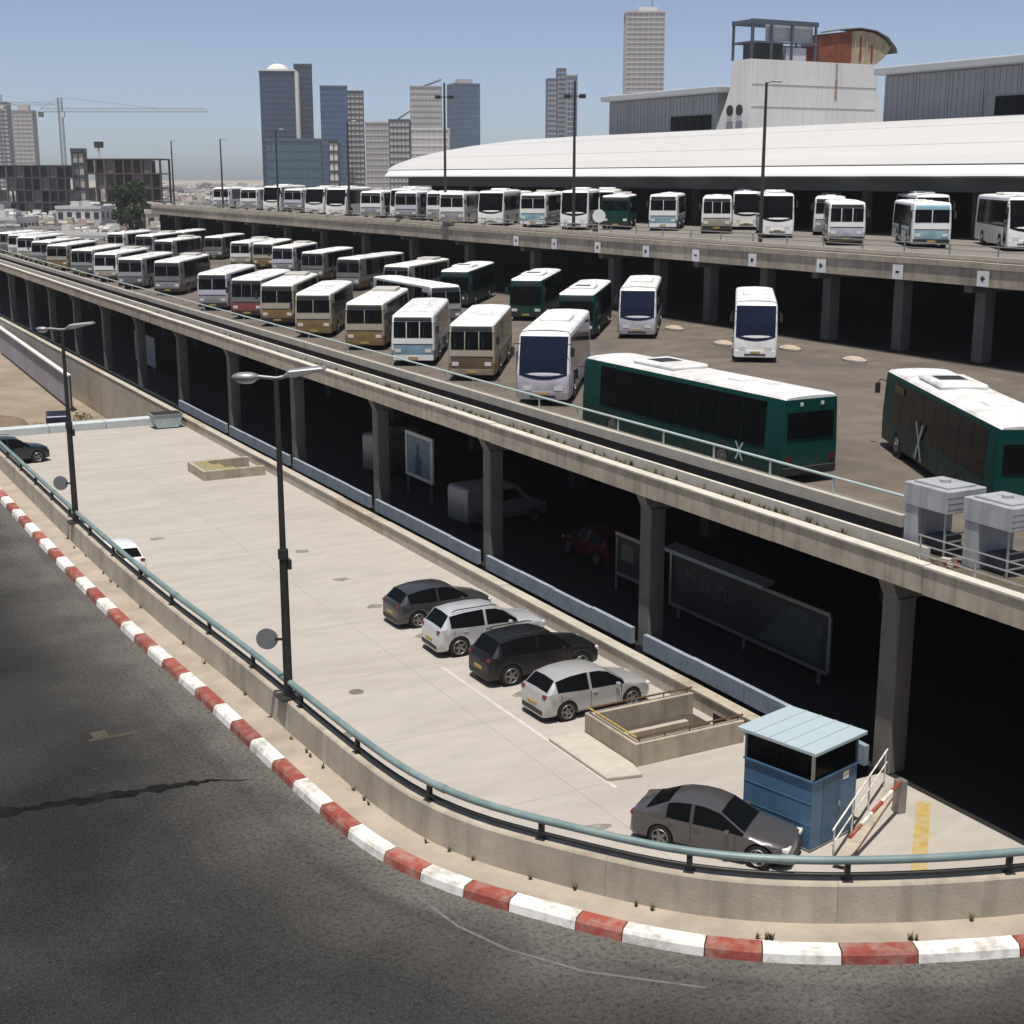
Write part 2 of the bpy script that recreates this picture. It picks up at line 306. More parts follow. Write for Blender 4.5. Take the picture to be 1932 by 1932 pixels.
roadm = bpy.data.materials.new('road_asphalt'); roadm.use_nodes = True
def road_material(m):
    nt = m.node_tree; N = nt.nodes; L = nt.links; b = N['Principled BSDF']; b.inputs['Roughness'].default_value = 0.95; b.inputs['Specular IOR Level'].default_value = 0.15
    tc = N.new('ShaderNodeTexCoord'); uv = N.new('ShaderNodeUVMap'); uv.uv_map = 'edge'
    sp = N.new('ShaderNodeSeparateXYZ'); L.new(uv.outputs[0], sp.inputs[0])
    def noise(sc, det=6, vec=None, rough=0.6):
        n = N.new('ShaderNodeTexNoise'); n.inputs['Scale'].default_value = sc; n.inputs['Detail'].default_value = det; n.inputs['Roughness'].default_value = rough
        L.new(vec or tc.outputs['Object'], n.inputs['Vector']); return n.outputs[0]
    def mr(x, a, b_, c, d):
        n = N.new('ShaderNodeMapRange'); n.inputs[1].default_value = a; n.inputs[2].default_value = b_; n.inputs[3].default_value = c; n.inputs[4].default_value = d; L.new(x, n.inputs[0]); return n.outputs[0]
    def math_(op, a, b_):
        n = N.new('ShaderNodeMath'); n.operation = op
        for i, q in enumerate((a, b_)):
            if isinstance(q, (int, float)): n.inputs[i].default_value = q
            else: L.new(q, n.inputs[i])
        return n.outputs[0]
    def mix(f, a, b_):
        n = N.new('ShaderNodeMix'); n.data_type = 'RGBA'; L.new(f, n.inputs[0])
        for k, q in ((6, a), (7, b_)):
            if isinstance(q, tuple): n.inputs[k].default_value = q + (1,)
            else: L.new(q, n.inputs[k])
        return n.outputs[2]
    # dust blown against the kerb: strong at the gutter, ragged, gone after a couple of metres
    dd = math_('ADD', sp.outputs[1], math_('MULTIPLY', math_('SUBTRACT', noise(0.55, 5), 0.5), 2.6))
    dust = mr(dd, 0.1, 3.0, 1.0, 0.0)
    base = mix(noise(0.8, 8), (0.010, 0.010, 0.010), (0.028, 0.027, 0.026))
    base = mix(mr(noise(0.13, 4), 0.42, 0.66, 0, 0.85), base, (0.05, 0.048, 0.045))     # worn pale aggregate
    c = mix(math_('MULTIPLY', math_('MULTIPLY', dust, dust), 0.9), base, (0.15, 0.139, 0.122))
    # tyre tracks and oil following the lane
    mp = N.new('ShaderNodeMapping'); mp.inputs['Scale'].default_value = (0.05, 1.1, 1); L.new(uv.outputs[0], mp.inputs[0])
    tr = mr(noise(1.0, 4, mp.outputs[0]), 0.52, 0.7, 0, 0.5)
    c = mix(tr, c, (0.022, 0.022, 0.024))
    c = mix(mr(noise(1.7, 5), 0.66, 0.74, 0, 0.5), c, (0.016, 0.016, 0.017))
    c = mix(mr(noise(14, 10, None, 0.75), 0.40, 0.60, 0.0, 1.0), mix(mr(noise(14, 10, None, 0.75), 0.35, 0.6, 0.75, 0.0), c, (0.008, 0.008, 0.008)), c)
    c = mix(mr(noise(38, 6, None, 0.7), 0.54, 0.68, 0, 0.45), c, (0.17, 0.162, 0.15))
    c = mix(mr(noise(3.3, 8, None, 0.75), 0.63, 0.7, 0, 0.45), c, (0.13, 0.122, 0.11))
    L.new(c, b.inputs['Base Color'])
    bp = N.new('ShaderNodeBump'); bp.inputs['Strength'].default_value = 0.5; bp.inputs['Distance'].default_value = 0.015
    L.new(noise(70, 3), bp.inputs['Height']); L.new(bp.outputs[0], b.inputs['Normal'])
road_material(roadm)
dists = [0.0, -0.3, -0.8, -1.5, -2.4, -3.6, -5.2, -7.5, -11, -17, -30, -60]
def road_mesh():
    me = bpy.data.meshes.new('road'); n = len(K); v = []; f = []; uvs = []
    for d in dists:
        for i in range(n):
            p = K[i] + KN[i] * d
            # the inside of the bend never folds over itself: clamp the offset points behind a fan
            v.append((p.x, p.y, ROAD))
    for k in range(len(dists) - 1):
        for i in range(n - 1): f.append((k * n + i, (k + 1) * n + i, (k + 1) * n + i + 1, k * n + i + 1))
    me.from_pydata(v, [], f); uvl = me.uv_layers.new(name='edge')
    for pl in me.polygons:
        for li in pl.loop_indices:
            vi = me.loops[li].vertex_index; uvl.data[li].uv = (KS[vi % n], -dists[vi // n])
    me.materials.append(roadm); return me
road = obj('road', road_mesh(), roadm, None, (0, 0, 0), A, kind='structure')
n_ = len(K)
sw = MB(); sw.strip([off(i, 0.25, ROAD + 0.15) for i in range(n_)], [off(i, 0.73, ROAD + 0.152) for i in range(n_)])
sidewalk = obj('sidewalk', sw.mesh(), walkm, None, (0, 0, 0), A, kind='structure')
# body of the elevated road: outer face and retaining wall under the parapet
rb = MB(); rb.strip([off(i, 1.02, ROAD + 0.15) for i in range(n_)], [off(i, 1.02, -4.2) for i in range(n_)])
rb.strip([off(i, 0.73, ROAD + 0.148) for i in range(n_)], [off(i, 1.02, ROAD + 0.148) for i in range(n_)])
obj('retaining_wall', rb.mesh(), concrete, None, (0, 0, 0), A, kind='structure')

# ---- kerb stones, red and white
kerb = obj('kerb', None, None, None, site(6.7, 21.5, ROAD), A, kind='structure')
def kerbstone(s0, s1, m):
    g = 0.008; mb = MB(); n = max(2, int((s1 - s0) / 0.25) + 1)
    prof = [(0.0, 0.0), (0.02, 0.11), (0.055, 0.155), (0.25, 0.158), (0.25, 0.0)]
    rings = []
    for k in range(n):
        p, nn = kat(s0 + g + (s1 - s0 - 2 * g) * k / (n - 1)); rings.append([(p.x + nn.x * d, p.y + nn.y * d, z + 0.0) for d, z in prof])
    k5 = len(prof); vs_ = [q for r in rings for q in r]
    fs = [(r * k5 + j, r * k5 + j + 1, (r + 1) * k5 + j + 1, (r + 1) * k5 + j) for r in range(n - 1) for j in range(k5 - 1)]
    fs += [tuple(range(k5)), tuple(range((n - 1) * k5, n * k5))[::-1]]
    fs = [f[::-1] for f in fs]
    mb.add(vs_, fs); return obj('kerbstone', mb.mesh(), m, kerb, (-6.7, -21.5, 0))
brk = [karc(*p) for p in [(13.0, 10.94), (11.82, 11.4), (11.0, 11.82), (10.05, 12.4), (9.5, 12.85), (8.98, 13.45), (8.5, 14.1), (8.0, 14.92), (7.62, 15.47), (7.2, 16.35), (7.02, 17.0)]]
cols = [kerb_white, kerb_red] * 60
pos = list(brk)
while pos[-1] > 62: pos.append(pos[-1] - random.uniform(0.9, 1.12))
for i in range(len(pos) - 1): kerbstone(pos[i + 1], pos[i], cols[i])
p_ = pos[0]; i = 1
while p_ < KS[-1] - 6:
    q = p_ + random.uniform(1.0, 1.3); kerbstone(p_, q, cols[i]); p_ = q; i += 1
# farther along the stones run together
fk = MB()
fa = [i for i in range(n_) if KS[i] <= pos[-1]]
fk.strip([off(i, 0.0, ROAD) for i in fa], [off(i, 0.03, ROAD + 0.15) for i in fa]); fk.strip([off(i, 0.03, ROAD + 0.15) for i in fa], [off(i, 0.25, ROAD + 0.155) for i in fa])
obj('kerb_run', fk.mesh(), conc_pale, kerb, (-6.7, -21.5, -ROAD))

# ---- parapet with handrail
par = thing('parapet_wall', 'concrete parapet with teal handrail curving along the red and white kerb', 'parapet', site(7.6, 20, ROAD + 0.15), A)
def wallpanel(s0, s1):
    n = max(2, int((s1 - s0) / 0.35) + 1); prof = [(0.72, 0.15), (0.745, 0.66), (0.77, 0.69), (0.99, 0.69), (1.015, 0.66), (1.02, -0.2)]
    vs_ = []
    for k in range(n):
        p, nn = kat(s0 + 0.003 + (s1 - s0 - 0.006) * k / (n - 1))
        vs_ += [(p.x + nn.x * d, p.y + nn.y * d, ROAD + z) for d, z in prof]
    c = len(prof); fs = [(r * c + j, (r + 1) * c + j, (r + 1) * c + j + 1, r * c + j + 1) for r in range(n - 1) for j in range(c - 1)]
    fs += [tuple(range(c)), tuple(range((n - 1) * c, n * c))[::-1]]
    return obj('wall_panel', MB().add(vs_, fs).mesh(), concrete, par, (-7.6, -20, -ROAD - 0.15))
s = 0.0
while s < KS[-1] - 0.5:
    L_ = 5.2 if s < KS[-1] - 60 else 3.4
    wallpanel(s, min(s + L_, KS[-1])); s += L_
def railpts(d, z, s0, s1, st):
    out = []; s = s0
    while s < s1: p, nn = kat(s); out.append((p.x + nn.x * d, p.y + nn.y * d, z)); s += st
    return out
RL = (-7.6, -20, -ROAD - 0.15)
obj('handrail', MB().tube(railpts(0.86, ROAD + 0.97, 0.5, KS[-1], 0.4), 0.056, 10).mesh(smooth=50), teal, par, RL)
obj('black_tube', MB().tube(railpts(0.86, ROAD + 0.77, 0.5, KS[-1], 0.4), 0.034, 8).mesh(smooth=50), blackmetal, par, RL)  # thin black tube between the handrail and the wall top
s = 1.0
while s < KS[-1] - 1: obj('rail_sleeve', MB().tube(railpts(0.86, ROAD + 0.97, s, s + 0.25, 0.1), 0.064, 10).mesh(smooth=50), teal, par, RL); s += 5.75
pm = MB().box(-0.03, 0.03, -0.035, 0.035, 0, 0.30); pm.box(-0.07, 0.07, -0.07, 0.07, -0.0, 0.02); pm = pm.mesh()
s = karc(9.76, 13.6) % 2.3
while s < KS[-1]:
    p, nn = kat(s); obj('post', pm, blackmetal, par, (p.x + nn.x * 0.86 + RL[0], p.y + nn.y * 0.86 + RL[1], 0.53), math.atan2(nn.y, nn.x)); s += 2.3

# road paint and patches
yp = MB()
for (w, u, a, b) in [(4.75, 23.5, 0.42, 0.05), (4.55, 23.7, 0.13, 0.16)]: yp.box(w - a, w + a, u - b, u + b, ROAD + 0.004, ROAD + 0.005)
obj('worn_yellow_road_mark', yp.mesh(), mat('worn_yellow', (0.058, 0.047, 0.028), 0.9, var=0.5, scale=3, stain=0.9, stain_col=(0.05, 0.048, 0.043), stain_scale=2.2), road, (0, 0, 0))
stripm = mat('dark_patch', (0.007, 0.007, 0.0075), 0.95, var=0.5, scale=9, stain=1.0, stain_col=(0.018, 0.0175, 0.017), stain_scale=3.0, bump=0.5, spec=0.1)
tp = MB(); line = [(-2.5, 21.9), (0.5, 21.5), (2.5, 21.24), (3.7, 21.12), (4.9, 20.98), (5.7, 20.9), (6.3, 20.6)]; wd = [0.30, 0.30, 0.27, 0.22, 0.2, 0.12, 0.02]
random.seed(42); A1, B1 = [], []
for i in range(len(line) - 1):
    for k in range(9):
        t_ = k / 9; w = line[i][0] + (line[i + 1][0] - line[i][0]) * t_; u = line[i][1] + (line[i + 1][1] - line[i][1]) * t_; q = wd[i] + (wd[i + 1] - wd[i]) * t_
        A1.append((w - 0.1, u + q * random.uniform(0.25, 1.05), ROAD + 0.004)); B1.append((w + 0.1, u - q * random.uniform(0.2, 1.05), ROAD + 0.004))
tp.strip(A1, B1)
obj('dark_strip', tp.mesh(), stripm, road, (0, 0, 0))  # ragged dark strip running across the road
cl = MB(); pts = [(7.05, 15.9), (7.2, 14.9), (7.5, 14.1), (8.1, 13.2), (9.2, 12.2)]
cl.strip([(w, u, ROAD + 0.004) for w, u in pts], [(w + 0.045, u + 0.02, ROAD + 0.004) for w, u in pts])
obj('faded_line', cl.mesh(), mat('faded_white', (0.13, 0.125, 0.115), 0.9, var=0.5, scale=6, stain=0.8, stain_col=(0.09, 0.085, 0.075), stain_scale=3), road, (0, 0, 0))

# ---- lot markings
pl = MB(); pl.box(20.22, 20.34, 31.4, 43.0, 0.004, 0.005)
obj('parking_line', pl.mesh(), mat('lot_white_line', (0.54, 0.51, 0.46), 0.9, var=0.2, scale=5, stain=1.0, stain_col=(0.43, 0.39, 0.345), stain_scale=2.6), lot, (-16.4, -46, 0))

# slab joints, drains and an oil-stained bay
jm = mat('joint_filler', (0.33, 0.30, 0.265), 0.95, var=0.3, scale=4)
def lotpart(name, w0, w1, u0, u1, m, z=0.004): return obj(name, MB().box(w0, w1, u0, u1, z - 0.003, z).mesh(), m, lot, (-16.4, -46, 0))
for k in range(13): lotpart('expansion_joint', 8.2, 25.8 if not 31 < 26 + 5.8 * k < 36 else 20.0, 26 + 5.8 * k, 26.018 + 5.8 * k, jm)
for w in (13.4, 19.2): lotpart('expansion_joint', w, w + 0.018, 18, 98, jm, 0.005)
for (w, u) in ((16.65, 42.1), (15.06, 38.7)):
    obj('drain_cover', MB().cyl((w, u, 0.001), (w, u, 0.007), 0.26, n=14).mesh(), inkm, lot, (-16.4, -46, 0))
oilm = mat('oil_stain', (0.2, 0.18, 0.155), 0.7, var=0.35, scale=2.5, stain=0.8, stain_col=(0.38, 0.345, 0.3), stain_scale=3.0)
random.seed(77)
for (w, u, r) in ((21.2, 46.4, 0.5), (21.6, 39.2, 0.45), (21.0, 50.8, 0.4), (18.4, 29.5, 0.5), (16.0, 66.0, 0.5), (21.3, 55.2, 0.45), (21.4, 60.4, 0.4)):
    pts = [(w + r * random.uniform(0.5, 1.1) * math.cos(a), u + r * random.uniform(0.4, 0.9) * math.sin(a)) for a in [k * 2 * math.pi / 11 for k in range(11)]]
    obj('oil_patch', MB().prism(pts, 0.002, 0.0065, 'z').mesh(), oilm, lot, (-16.4, -46, 0))
# ---- ledge wall at the back of the lot
led = thing('ledge_wall', 'low concrete wall of long panels behind the four parked cars', 'wall', site(26.1, 95, 0), A)
lm = MB().box(-0.2, 0.2, -3.06, 3.06, -4.3, 0.56); lm.box(-0.24, 0.22, -3.06, 3.06, 0.56, 0.63); lm = lm.mesh()
for k in range(24): obj('wall_panel', lm, conc_pale if k % 5 else concrete, led, (random.uniform(-0.012, 0.012), 33.8 + 6.15 * k - 95, random.uniform(-0.01, 0.01)))
# low pale wall closing the far end of the lot
e = thing('end_wall', 'low pale painted wall closing the far end of the parking lot', 'wall', site(17, 98.56, 0), A)
em = bx(-1.9, 1.9, -0.55, 0.55, -4.2, 0.5, 0.02)
for k in range(4): obj('wall_panel', em, mat('pale_blue_wash', (0.5, 0.55, 0.56), 0.85, var=0.12, scale=2, stain=0.4, stain_col=(0.3, 0.33, 0.33), stain_scale=0.9, perobj=True), e, (-5.8 + 3.84 * k, 0, 0))

# ================================================================ BUS DECK BUILDING
W0, U0 = 28.0, 100.0
deck = thing('bus_parking_deck', 'long two-storey concrete bus deck with dark open lower level behind columns', 'parking deck', site(W0, U0, 0), A)
O_ = (-W0, -U0, 0)
def dpart(name, mb, m, bevel=0): return obj(name, mb.mesh(bevel=bevel), m, deck, O_)
dpart('deck_slab', MB().box(27.46, 59.9, -20, 245, 6.15, DECK), deckm)
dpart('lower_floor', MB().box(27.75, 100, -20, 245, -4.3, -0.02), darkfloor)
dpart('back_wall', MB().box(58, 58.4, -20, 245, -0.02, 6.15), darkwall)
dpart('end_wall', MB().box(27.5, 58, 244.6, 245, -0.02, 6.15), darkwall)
fm = bx(-0.17, 0.17, -3.16, 3.16, -0.75, 0.0); fcap = bx(-0.21, 0.19, -3.165, 3.165, 0.001, 0.06)
capm = mat('cap_concrete', (0.58, 0.54, 0.46), 0.9, var=0.15, scale=2.0, stain=0.3, stain_col=(0.3, 0.26, 0.2), stain_scale=0.8, perobj=True)
for k in range(40):
    o = obj('fascia_panel', fm, concrete, deck, (27.28 - W0 + random.uniform(-0.012, 0.012), -8 + 6.35 * k - U0, 6.74 + random.uniform(-0.012, 0.012))); obj('cap', fcap, capm, o)
capm = MATS['cap_concrete'] if 0 else capm
dpart('gutter', MB().box(27.46, 28.6, -20, 245, 6.701, 6.72), gutterm)
dpart('gutter_kerb', MB().box(27.86, 28.0, 27.6, 245, 6.72, 7.03), capm)
bp_ = bx(-0.17, 0.17, -3.08, 3.08, 0.38, 0.76, 0.015); bpl = bx(-0.06, 0.1, -3.08, 3.08, 0, 0.38)
gapm = mat('barrier_gap_shade', (0.055, 0.05, 0.045), 0.95, var=0.3, scale=2)  # near-black filler: the shade in the gap below each beam, put into colour
for k in range(35): o = obj('barrier_beam', bp_, conc_pale, deck, (28.88 - W0 + random.uniform(-0.01, 0.01), 32.6 + 6.18 * k - U0, 6.7)); obj('gap_shade', bpl, gapm, o)
palerail = mat('pale_rail_paint', (0.42, 0.5, 0.48), 0.5, var=0.15, scale=3)
obj('guard_rail', MB().tube([(28.88, u, 7.98) for u in (29.3, 60, 100, 140, 180, 220, 245)], 0.045, 8).mesh(smooth=50), palerail, deck, O_)
gp = bx(-0.025, 0.025, -0.03, 0.03, 0, 0.53)
for k in range(70): obj('rail_post', gp, palerail, deck, (28.88 - W0, 29.6 + 3.09 * k - U0, 7.46 if k else 6.72))
# columns with tapered cantilever heads
colm = bx(-0.33, 0.33, -0.36, 0.36, -0.02, 5.35, 0.04)
bmm = MB().prism([(27.46 - 28.1, 6.14), (27.46 - 28.1, 5.95), (-0.33, 5.3), (29, 5.3), (29, 6.14)], -0.3, 0.3, 'y').mesh()
inner = bx(-0.35, 0.35, -0.35, 0.35, -0.02, 5.25)
for k in range(-3, 17):
    u = 28.75 + 12.62 * k
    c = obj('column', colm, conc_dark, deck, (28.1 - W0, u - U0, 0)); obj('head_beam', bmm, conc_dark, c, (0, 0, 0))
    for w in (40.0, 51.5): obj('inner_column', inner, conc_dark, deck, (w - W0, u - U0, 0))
# low blue-grey panels between the columns
for k in range(0, 6):
    u = 28.75 + 12.62 * k
    for j in range(4):
        L_ = 11.86 / 4; bpm = bx(-0.09, 0.09, -L_ / 2 + 0.02, L_ / 2 - 0.02, 0.04, 0.68, 0.01)
        obj('edge_panel', bpm, blueband, deck, (27.6 - W0, u + 0.38 + L_ * (j + 0.5) - U0, random.uniform(-0.02, 0.02)))
# steel railings where the barrier stops
rl = MB()
for z in (6.98, 7.24, 7.5): rl.tube([(27.42, 27.5, z), (27.42, 5, z)], 0.022, 6)
for k in range(12): rl.cyl((27.42, 27.4 - 2 * k, 6.72), (27.42, 27.4 - 2 * k, 7.54), 0.025, n=6)
obj('steel_railing', rl.mesh(), steel, deck, O_)
# ================================================================ UPPER DECK
W1 = 60.0
updeck = thing('upper_bus_deck', 'upper concrete deck with numbered fascia carrying buses before the terminal', 'bus deck', site(W1, U0, DECK), A)
Q = (-W1, -U0, -DECK)
obj('deck_slab', MB().box(60.1, 100, -20, 236, 11.4, UP).mesh(), updeckm, updeck, Q)
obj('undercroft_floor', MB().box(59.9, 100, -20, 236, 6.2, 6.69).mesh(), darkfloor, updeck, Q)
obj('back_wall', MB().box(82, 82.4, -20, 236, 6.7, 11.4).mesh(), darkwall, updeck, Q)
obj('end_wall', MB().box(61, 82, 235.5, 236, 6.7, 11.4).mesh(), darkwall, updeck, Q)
um = bx(-0.16, 0.16, -3.32, 3.32, -1.3, -0.33); ucap = bx(-0.24, 0.16, -3.325, 3.325, -0.329, 0.0)
for k in range(36): obj('cap', ucap, concrete, obj('fascia_panel', um, concrete, updeck, (59.95 - W1 + random.uniform(-0.015, 0.015), -0.2 + 6.67 * k - U0, 12.42 - DECK + random.uniform(-0.015, 0.015))))
obj('edge_kerb', MB().box(60.12, 60.5, -20, 236, UP, UP + 0.22).mesh(), conc_pale, updeck, Q)
obj('guard_rail', MB().tube([(60.3, u, UP + 0.78) for u in (-20, 60, 120, 180, 236)], 0.04, 6).tube([(60.3, u, UP + 0.5) for u in (-20, 60, 120, 180, 236)], 0.03, 6).mesh(), greymetal, updeck, Q)
rp = bx(-0.03, 0.03, -0.03, 0.03, 0, 0.6)
for k in range(60): obj('rail_post', rp, greymetal, updeck, (60.3 - W1, 20 + 3.6 * k - U0, UP + 0.2 - DECK))
uc = bx(-0.4, 0.4, -0.4, 0.4, 0, 4.7, 0.03)
for k in range(-1, 28):
    u = 57.8 + 6.5 * k
    if k % 2 == 0 or 0 <= k < 6: obj('column', uc, conc_dark, updeck, (61.5 - W1, u - U0, 0))
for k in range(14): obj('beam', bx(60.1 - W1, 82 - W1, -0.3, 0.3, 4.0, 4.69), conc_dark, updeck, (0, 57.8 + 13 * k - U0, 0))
# bay number plates on the fascia
pb = bx(-0.02, 0.02, -0.42, 0.42, -0.42, 0.42)
for i, u in enumerate((103.5, 96.6, 89.7, 83.3, 76.8, 69.8, 63.0, 56.4, 110.2)):
    b = obj('bay_plate', pb, whitepaint, updeck, (59.70 - W1, u - U0, 11.56 - DECK))
    mk = MB().box(-0.03, -0.021, -0.16, 0.16, -0.05, 0.07)
    if i % 3: mk.box(-0.031, -0.0215, -0.05, 0.09, -0.14, 0.15)
    obj('mark', mk.mesh(), plastic, b)
# ================================================================ TERMINAL
W2 = 84.0
term = thing('bus_terminal', 'bus terminal hall with long curved white roof and dark recessed front', 'terminal building', site(W2, 120, UP), A)
T_ = (-W2, -120, -UP)
prof = [(79.0, 17.95), (80.0, 18.6), (82.5, 19.5), (86, 20.4), (90, 21.2), (95, 21.95), (101, 22.35)]
def uend(w): return 183.0 - (w - 79) * 0.12 - (w - 79) ** 2 * 0.028
us = [20, 60, 90, 110, 130, 150, 162]
rows = [[(w, u if u < 165 else uend(w), z) for u in us] + [(w, uend(w), z)] for w, z in prof]
rm = MB()
for a, b in zip(rows[:-1], rows[1:]): rm.strip(a, b)
rm.strip([(101, u, 22.35) for u in (20, 160)], [(101, u, 15) for u in (20, 160)])
obj('roof', rm.mesh(smooth=30), roofw, term, T_)
# standing seams along the roof
for w, z in prof[2:-1:2]: obj('roof_seam', MB().box(w - 0.03, w + 0.03, 20, uend(w) - 0.2, z - 0.02, z + 0.02).mesh(), roofw, term, T_)
fa_ = MB().prism([(78.3, 17.05), (78.42, 17.3), (78.95, 17.85), (79.05, 17.85), (79.05, 17.05)], 20, 182.3, 'y'); obj('eave_fascia', fa_.mesh(bevel=0.03), mat('eave_white', (0.82, 0.82, 0.80), 0.5, var=0.03), term, T_)
obj('eave_gutter', MB().box(79.06, 79.5, 20, 182, 17.3, 17.93).mesh(), conc_dark, term, T_)
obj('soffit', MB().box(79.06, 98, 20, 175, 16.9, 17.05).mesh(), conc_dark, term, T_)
obj('soffit_band', MB().box(79.9, 80.4, 20, 178, 15.9, 16.9).mesh(), mat('soffit_grey', (0.075, 0.08, 0.078), 0.8, var=0.1), term, T_)
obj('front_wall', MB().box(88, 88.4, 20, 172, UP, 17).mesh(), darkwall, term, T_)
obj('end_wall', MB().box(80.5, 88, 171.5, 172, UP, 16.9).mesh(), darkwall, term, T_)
tcm = bx(-0.3, 0.3, -0.3, 0.3, 0, 4.4)
for k in range(12): obj('column', tcm, conc_dark, term, (81.5 - W2, 30 + 12 * k - 120, 0))
# ---- metal-clad volumes over the roof
def volume(label, u0, u1, w0, w1, z0, z1, wins):
    t = thing('clad_hall', label, 'building', site((w0 + w1) / 2, (u0 + u1) / 2, z0), A)
    ow, ou = (w0 + w1) / 2, (u0 + u1) / 2; S = (-ow, -ou, -z0)
    obj('wall', MB().box(w0 + 0.25, w1, u0, u1, z0, z1).mesh(), clad, t, S)
    n = max(2, round((u1 - u0) / 4.4)); st = (u1 - u0) / n
    for i in range(n):       # sheet panels, bottom one full height over windows
        a, b = u0 + st * i + 0.04, u0 + st * (i + 1) - 0.04
        zlo = 2.6 if any(a < wu1 and b > wu0 for wu0, wu1 in wins) else 0.1
        obj('cladding_panel', MB().box(w0 + 0.12, w0 + 0.24, a, b, z0 + zlo, z1 - 0.9).mesh(), clad, t, S)
        rb_ = MB()
        for k in range(6): rb_.box(w0 + 0.08, w0 + 0.115, a + (b - a) * (k + 0.5) / 6 - 0.04, a + (b - a) * (k + 0.5) / 6 + 0.04, z0 + zlo, z1 - 0.9)
        obj('panel_ribs', rb_.mesh(), clad, t, S, kind='stuff')
    obj('roof_edge', MB().box(w0 - 0.9, w1 + 0.3, u0 - 0.9, u1 + 0.7, z1 - 0.75, z1).mesh(bevel=0.12), cladedge, t, S)
    for wu0, wu1 in wins:
        k = max(2, round((wu1 - wu0) / 1.7)); s2 = (wu1 - wu0) / k
        for i in range(k):
            g = obj('window', MB().box(w0 + 0.1, w0 + 0.2, wu0 + s2 * i + 0.06, wu0 + s2 * (i + 1) - 0.06, z0 + 0.7, z0 + 2.4).mesh(), glass, t, S)
    return t
volume('grey metal-clad hall left of the concrete tower with a dark window strip', 141.8, 166, 104, 122, 21.9, 27.5, [(143, 151.5)])
volume('larger grey metal-clad hall beyond the tower with pale overhanging roof edge', 60, 113.4, 104, 126, 21.9, 27.8, [(84, 98.6)])
tw = thing('concrete_tower', 'pale concrete service tower with flared base, round vents and rusty top', 'tower', site(113, 138, 21.9), A)
S = (-113, -138, -21.9)
obj('shaft', MB().prism([(135.5, 21.9), (135.5, 30.2), (139.0, 30.2), (139.2, 27.2), (140.2, 25.2), (142.2, 21.9)], 104, 123.2, 'x').mesh(), towerc, tw, S)
obj('base_flare', MB().prism([(123.2, 21.9), (123.2, 27.5), (124.0, 25), (125.6, 21.9)], 135.5, 139, 'y').mesh(), towerc, tw, S)
for z in (24.9, 27.4): obj('joint_band', MB().box(104.3, 123, 135.46, 135.5, z, z + 0.06).mesh(), clad, tw, S)
for u in (137.3, 139.1): obj('round_vent', MB().cyl((103.9, u, 24.6), (104.15, u, 24.6), 0.62, n=20).mesh(), plastic, tw, S)
for u in (137.3, 139.1): obj('louvre', MB().box(103.93, 104.1, u - 0.6, u + 0.6, 22.2, 23.4).mesh(), clad, tw, S)
obj('stain_streak', MB().box(116.6, 116.95, 135.44, 135.49, 26.0, 30.1).mesh(), mat('rust_stain', (0.3, 0.2, 0.13), 0.9, var=0.4, scale=1.5, stain=0.8, stain_col=(0.46, 0.42, 0.38), stain_scale=0.8), tw, S)
# open steel frame on top
fr = MB()
for w in (104.2, 107, 110, 113.5):
    for u in (135.7, 139.2): fr.box(w - 0.12, w + 0.12, u - 0.12, u + 0.12, 30.2, 34.4)
for u in (135.7, 139.2): fr.box(104, 113.8, u - 0.15, u + 0.15, 34.1, 34.6); fr.box(104, 113.8, u - 0.08, u + 0.08, 32.0, 32.2)
for w in (104.2, 113.5): fr.box(w - 0.13, w + 0.13, 135.7, 139.2, 34.15, 34.55); fr.box(w - 0.08, w + 0.08, 135.7, 139.2, 32, 32.2)
obj('steel_frame', fr.mesh(), mat('frame_blue_steel', (0.09, 0.11, 0.14), 0.6, metal=0.3, var=0.3, scale=1), tw, S)
obj('screen_panel', MB().box(106.4, 113.3, 136.0, 136.1, 32.3, 34.1).mesh(), cladedge, tw, S)
obj('plant_box', MB().box(105.2, 109.2, 136.3, 138.6, 30.2, 32.3).mesh(), plastic, tw, S)
obj('plant_cabinet', MB().box(109.6, 112.6, 136.2, 138.4, 30.2, 31.7).mesh(), lavp, tw, S)
# rusty curved hood
hp = [(113.9, 30.2), (113.9, 33.4), (117, 33.9), (120, 34.2), (122.5, 34.0), (124.4, 33.3), (125.7, 32.2), (126.0, 31.5), (125.2, 31.0), (124.0, 30.5), (123, 30.2)]
obj('hood_panel', MB().prism([(114, 30.25), (114, 33.3), (119, 33.9), (119, 30.25)], 135.6, 138.9, 'y').mesh(), rust, tw, S)
obj('hood_end', MB().prism([(119, 30.25), (119, 33.9), (120.6, 34.0), (122.6, 33.8), (124.2, 33.1), (125.2, 32.2), (124.4, 31.2), (123, 30.25)], 135.7, 138.8, 'y').mesh(), tancl, tw, S)
for k in range(5): obj('hood_rib', MB().box(119.4 + 0.9 * k, 119.6 + 0.9 * k, 135.55, 135.7, 30.4, 33.4 - 0.12 * k * k).mesh(), rust if k % 2 else tancl, tw, S)
hd = MB(); top = hp[1:8]
hd.strip([(w, 135.3, z + 0.12) for w, z in top], [(w, 139.2, z + 0.12) for w, z in top]); hd.strip([(w, 135.3, z + 0.12) for w, z in top], [(w, 135.3, z - 0.02) for w, z in top])
obj('hood_edge', hd.mesh(), conc_dark, tw, S)
obj('roof_curb', MB().box(103.6, 128, 60, 166, 21.6, 21.95).mesh(), cladedge, term, T_)
obj('hall_body', MB().box(101.1, 129, 20, 168, UP, 21.6).mesh(), clad, term, T_)
